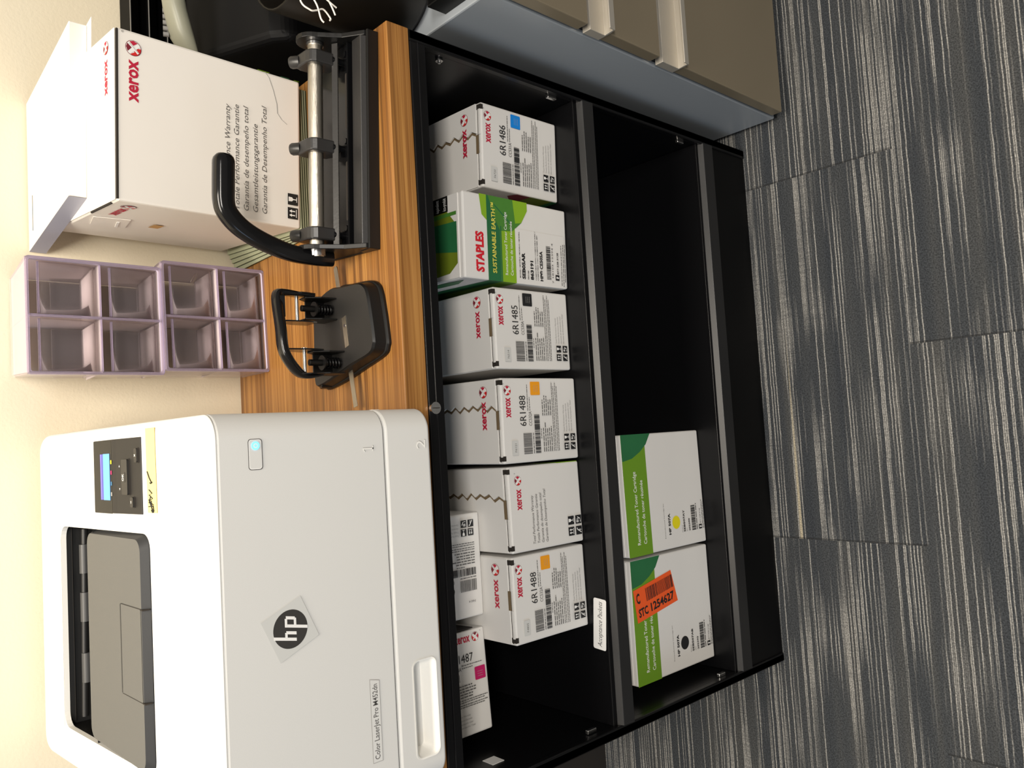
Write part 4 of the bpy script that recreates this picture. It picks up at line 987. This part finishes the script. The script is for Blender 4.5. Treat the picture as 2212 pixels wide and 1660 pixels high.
# ------------------------------------------------------------------ filing cabinet on the right
CX0, CX1, CY0, CY1, CZ = .0347, .425, -.0747, .455, .7083
fc = empty('filing_cabinet', ((CX0+CX1)/2, .19, 0), 0, 'grey-taupe metal drawer cabinet standing against the right side of the bookcase', 'cabinet')
FO = Vector((-(CX0+CX1)/2, -.19, 0))
def fp(name, fn, par=None, **k):
    q = MB(); fn(q); o = q.build(name, par or fc, **k)
    if par is None: o.location = FO
    return o
fp('shell', lambda q: q.box(CX0, CX1, CY0, CY1, .012, CZ, PAINTS), bevel=.0025)
fp('base_plinth', lambda q: q.box(CX0+.008, CX1-.008, CY0+.012, CY1-.01, 0, .0125, BLACK))
fp('front_gap', lambda q: q.box(CX0+.006, CX1-.002, CY0-.0058, CY0+.002, .018, .704, BLACK))
YF = -.1010
for z0, z1 in ((.551, .7000), (.391, .5065), (.0330, .3330)):
    d_ = fp('drawer', lambda q: q.box(.0335, CX1, YF, CY0-.0060, z0, z1, PAINTG), bevel=.0015)
    zz = z1
    def pull(q):
        zt = zz+.034 if z0 > .1 else zz+.044
        q.prism([(CY0-.0060, zz+.001), (YF-.002, zz+.001), (YF-.0125, zz+.003), (YF-.0135, zz+.0150), (YF-.0115, zz+.0150), (YF-.0105, zz+.006), (YF+.006, zz+.004), (YF+.006, zt), (CY0-.0060, zt)], 'x', .0320, CX1, PULL)
    if zz < .69: fp('drawer_pull', pull, d_, bevel=.0006)
    else: fp('drawer_pull', pull, d_, bevel=.0006) if False else None

# ------------------------------------------------------------------ things standing on the cabinet, right of the wooden top
SORT = mat('flat_black_plastic', (.0012, .0012, .0013, 1), .6, spec=.12)
so_ = empty('paper_sorter', (.17, .41, CZ), 0, 'black letter sorter of thin stacked shelves against the wall, right of the large carton', 'letter sorter')
def so_parts():
    one('side_panel', lambda q: q.box(-.135, -.131, -.005, .045, 0, .272, SORT), so_)
    one('side_panel', lambda q: q.box(.131, .135, -.005, .045, 0, .272, SORT), so_)
    one('back_panel', lambda q: q.box(-.131, .131, .041, .045, 0, .272, SORT), so_)
    one('top_panel', lambda q: q.box(-.131, .131, -.003, .041, .270, .272, SORT), so_)
    for k in range(10):
        z = .2725-.0262*k
        one('sorter_shelf', lambda q: (q.box(-.131, .131, -.003, .041, z-.0015, z, SORT), q.box(-.131, .131, -.0046, -.003, z-.0006, z+.0004, mat('grey_shelf_edge', srgb(128, 126, 122), .5))), so_)  # thin grey line along the front of each shelf
so_parts()
def desk_phone(q):
    q.prism([(.195, 0), (.375, 0), (.375, .190), (.355, .215), (.215, .150), (.195, .13)], 'x', .012, .235, mat('black_phone_plastic', (.003, .003, .0034, 1), .55, spec=.2))
dp_ = empty('telephone', (.04, 0, CZ), 0, 'glossy black telephone body standing between the sorter and the three-hole punch', 'telephone')
one('telephone_base', desk_phone, dp_, bevel=.012, seg=4)
p = Print((0, 0, 0), (1, 0, 0), (0, .125, .065)); p.O = Vector((.03, .235, .170)); 
hs = empty('telephone_handset', (.10, .30, .955), 0, 'grey telephone receiver resting on top of the black telephone body', 'telephone receiver')
def hset(q):
    P = [(-.062, .012, -.030), (-.052, .008, -.020), (-.035, .004, -.010), (0, 0, .0), (.06, -.004, .010), (.13, -.008, .012)]
    R_ = [.006, .0145, .0185, .0175, .0165, .016]
    rings = []; n = 18
    for (x, y, z), r in zip(P, R_): rings.append([(x+.25*r*math.sin(2*PI*j/n), y+r*1.05*math.copysign(abs(math.cos(2*PI*j/n))**.7, math.cos(2*PI*j/n)), z+r*.8*math.copysign(abs(math.sin(2*PI*j/n))**.7, math.sin(2*PI*j/n))) for j in range(n)])
    q.add([v for r in rings for v in r], [(i*n+j, i*n+(j+1) % n, (i+1)*n+(j+1) % n, (i+1)*n+j) for i in range(len(rings)-1) for j in range(n)], HAND, True)
    q.add(rings[0], [tuple(range(n))[::-1]], HAND, True); q.add(rings[-1], [tuple(range(n))], HAND)
one('grip', hset, hs)
one('ribbed_edge', lambda q: [q.tube([(-.03+.0085*k, .015, .004), (-.03+.0085*k, .0175, .011)], .0035, mat('lilac_grey_rib', srgb(132, 130, 128), .5), 8) for k in range(7)], hs)
n = 36
bw = MB(); pts = [(.0, .0), (.070, 0), (.080, .012), (.085, .06), (.085, .185), (.0835, .188), (.082, .185), (.081, .06), (.074, .016), (.0, .010)]
vs = [(r*math.cos(2*PI*j/n), r*math.sin(2*PI*j/n), z) for r, z in pts[1:-1] for j in range(n)]
m_ = len(pts)-2
bw.add(vs, [(i*n+j, i*n+(j+1) % n, (i+1)*n+(j+1) % n, (i+1)*n+j) for i in range(m_-1) for j in range(n)], BROWN, True)
bw.add([(.070*math.cos(2*PI*j/n), .070*math.sin(2*PI*j/n), 0) for j in range(n)], [tuple(range(n))[::-1]], BROWN)
bw.add([(.074*math.cos(2*PI*j/n), .074*math.sin(2*PI*j/n), .016) for j in range(n)], [tuple(range(n))], BROWN)
tag(bw.build('canister', loc=(.122, .100, CZ+.0003)), 'dark brown round canister on the cabinet behind the three-hole punch', 'canister')
lt = empty('letter_tray', (.20, -.03, CZ), 0, 'low black letter tray at the front corner of the drawer cabinet top', 'letter tray')
one('tray', lambda q: q.box(-.155, .155, -.030, .040, 0.0003, .002, BLACKP), lt)
one('rim', lambda q: (q.box(-.155, .155, -.030, -.028, .002, .03, BLACKP), q.box(-.155, .155, .038, .040, .002, .03, BLACKP), q.box(-.155, -.153, -.028, .038, .002, .03, BLACKP)), lt)
wr = MB(); rd = random.Random(3)
def wire(P):
    pts = [Vector(p_) for p_ in P]; sm = []
    for i in range(len(pts)-1):
        p0, p1, p2, p3 = pts[max(i-1, 0)], pts[i], pts[i+1], pts[min(i+2, len(pts)-1)]
        for k in range(6):
            t = k/6; sm.append(0.5*((2*p1)+(p2-p0)*t+(2*p0-5*p1+4*p2-p3)*t*t+(3*p1-3*p2+p3-p0)*t**3))
    wr.tube(sm+[pts[-1]], .0011, mat('white_wire', srgb(225, 220, 210), .4), 6)
wire([(.075, .05, .897), (.012, .035, .908), (-.002, .03, .898), (.000, .03, .889), (.004, .03, .880), (-.004, .03, .871), (-.007, .03, .872)])
wire([(.060, .05, .897), (.022, .035, .893), (.006, .03, .888), (-.008, .03, .884), (-.012, .03, .880)])
wire([(.075, .06, .894), (.035, .035, .880), (.014, .03, .870), (.002, .03, .864)])
wire([(.085, .07, .897), (.045, .04, .900), (.02, .03, .878), (.012, .03, .862)])
tag(wr.build('twisted_wires'), 'tangle of thin white wires spilling over the rim of the dark canister', 'wires')
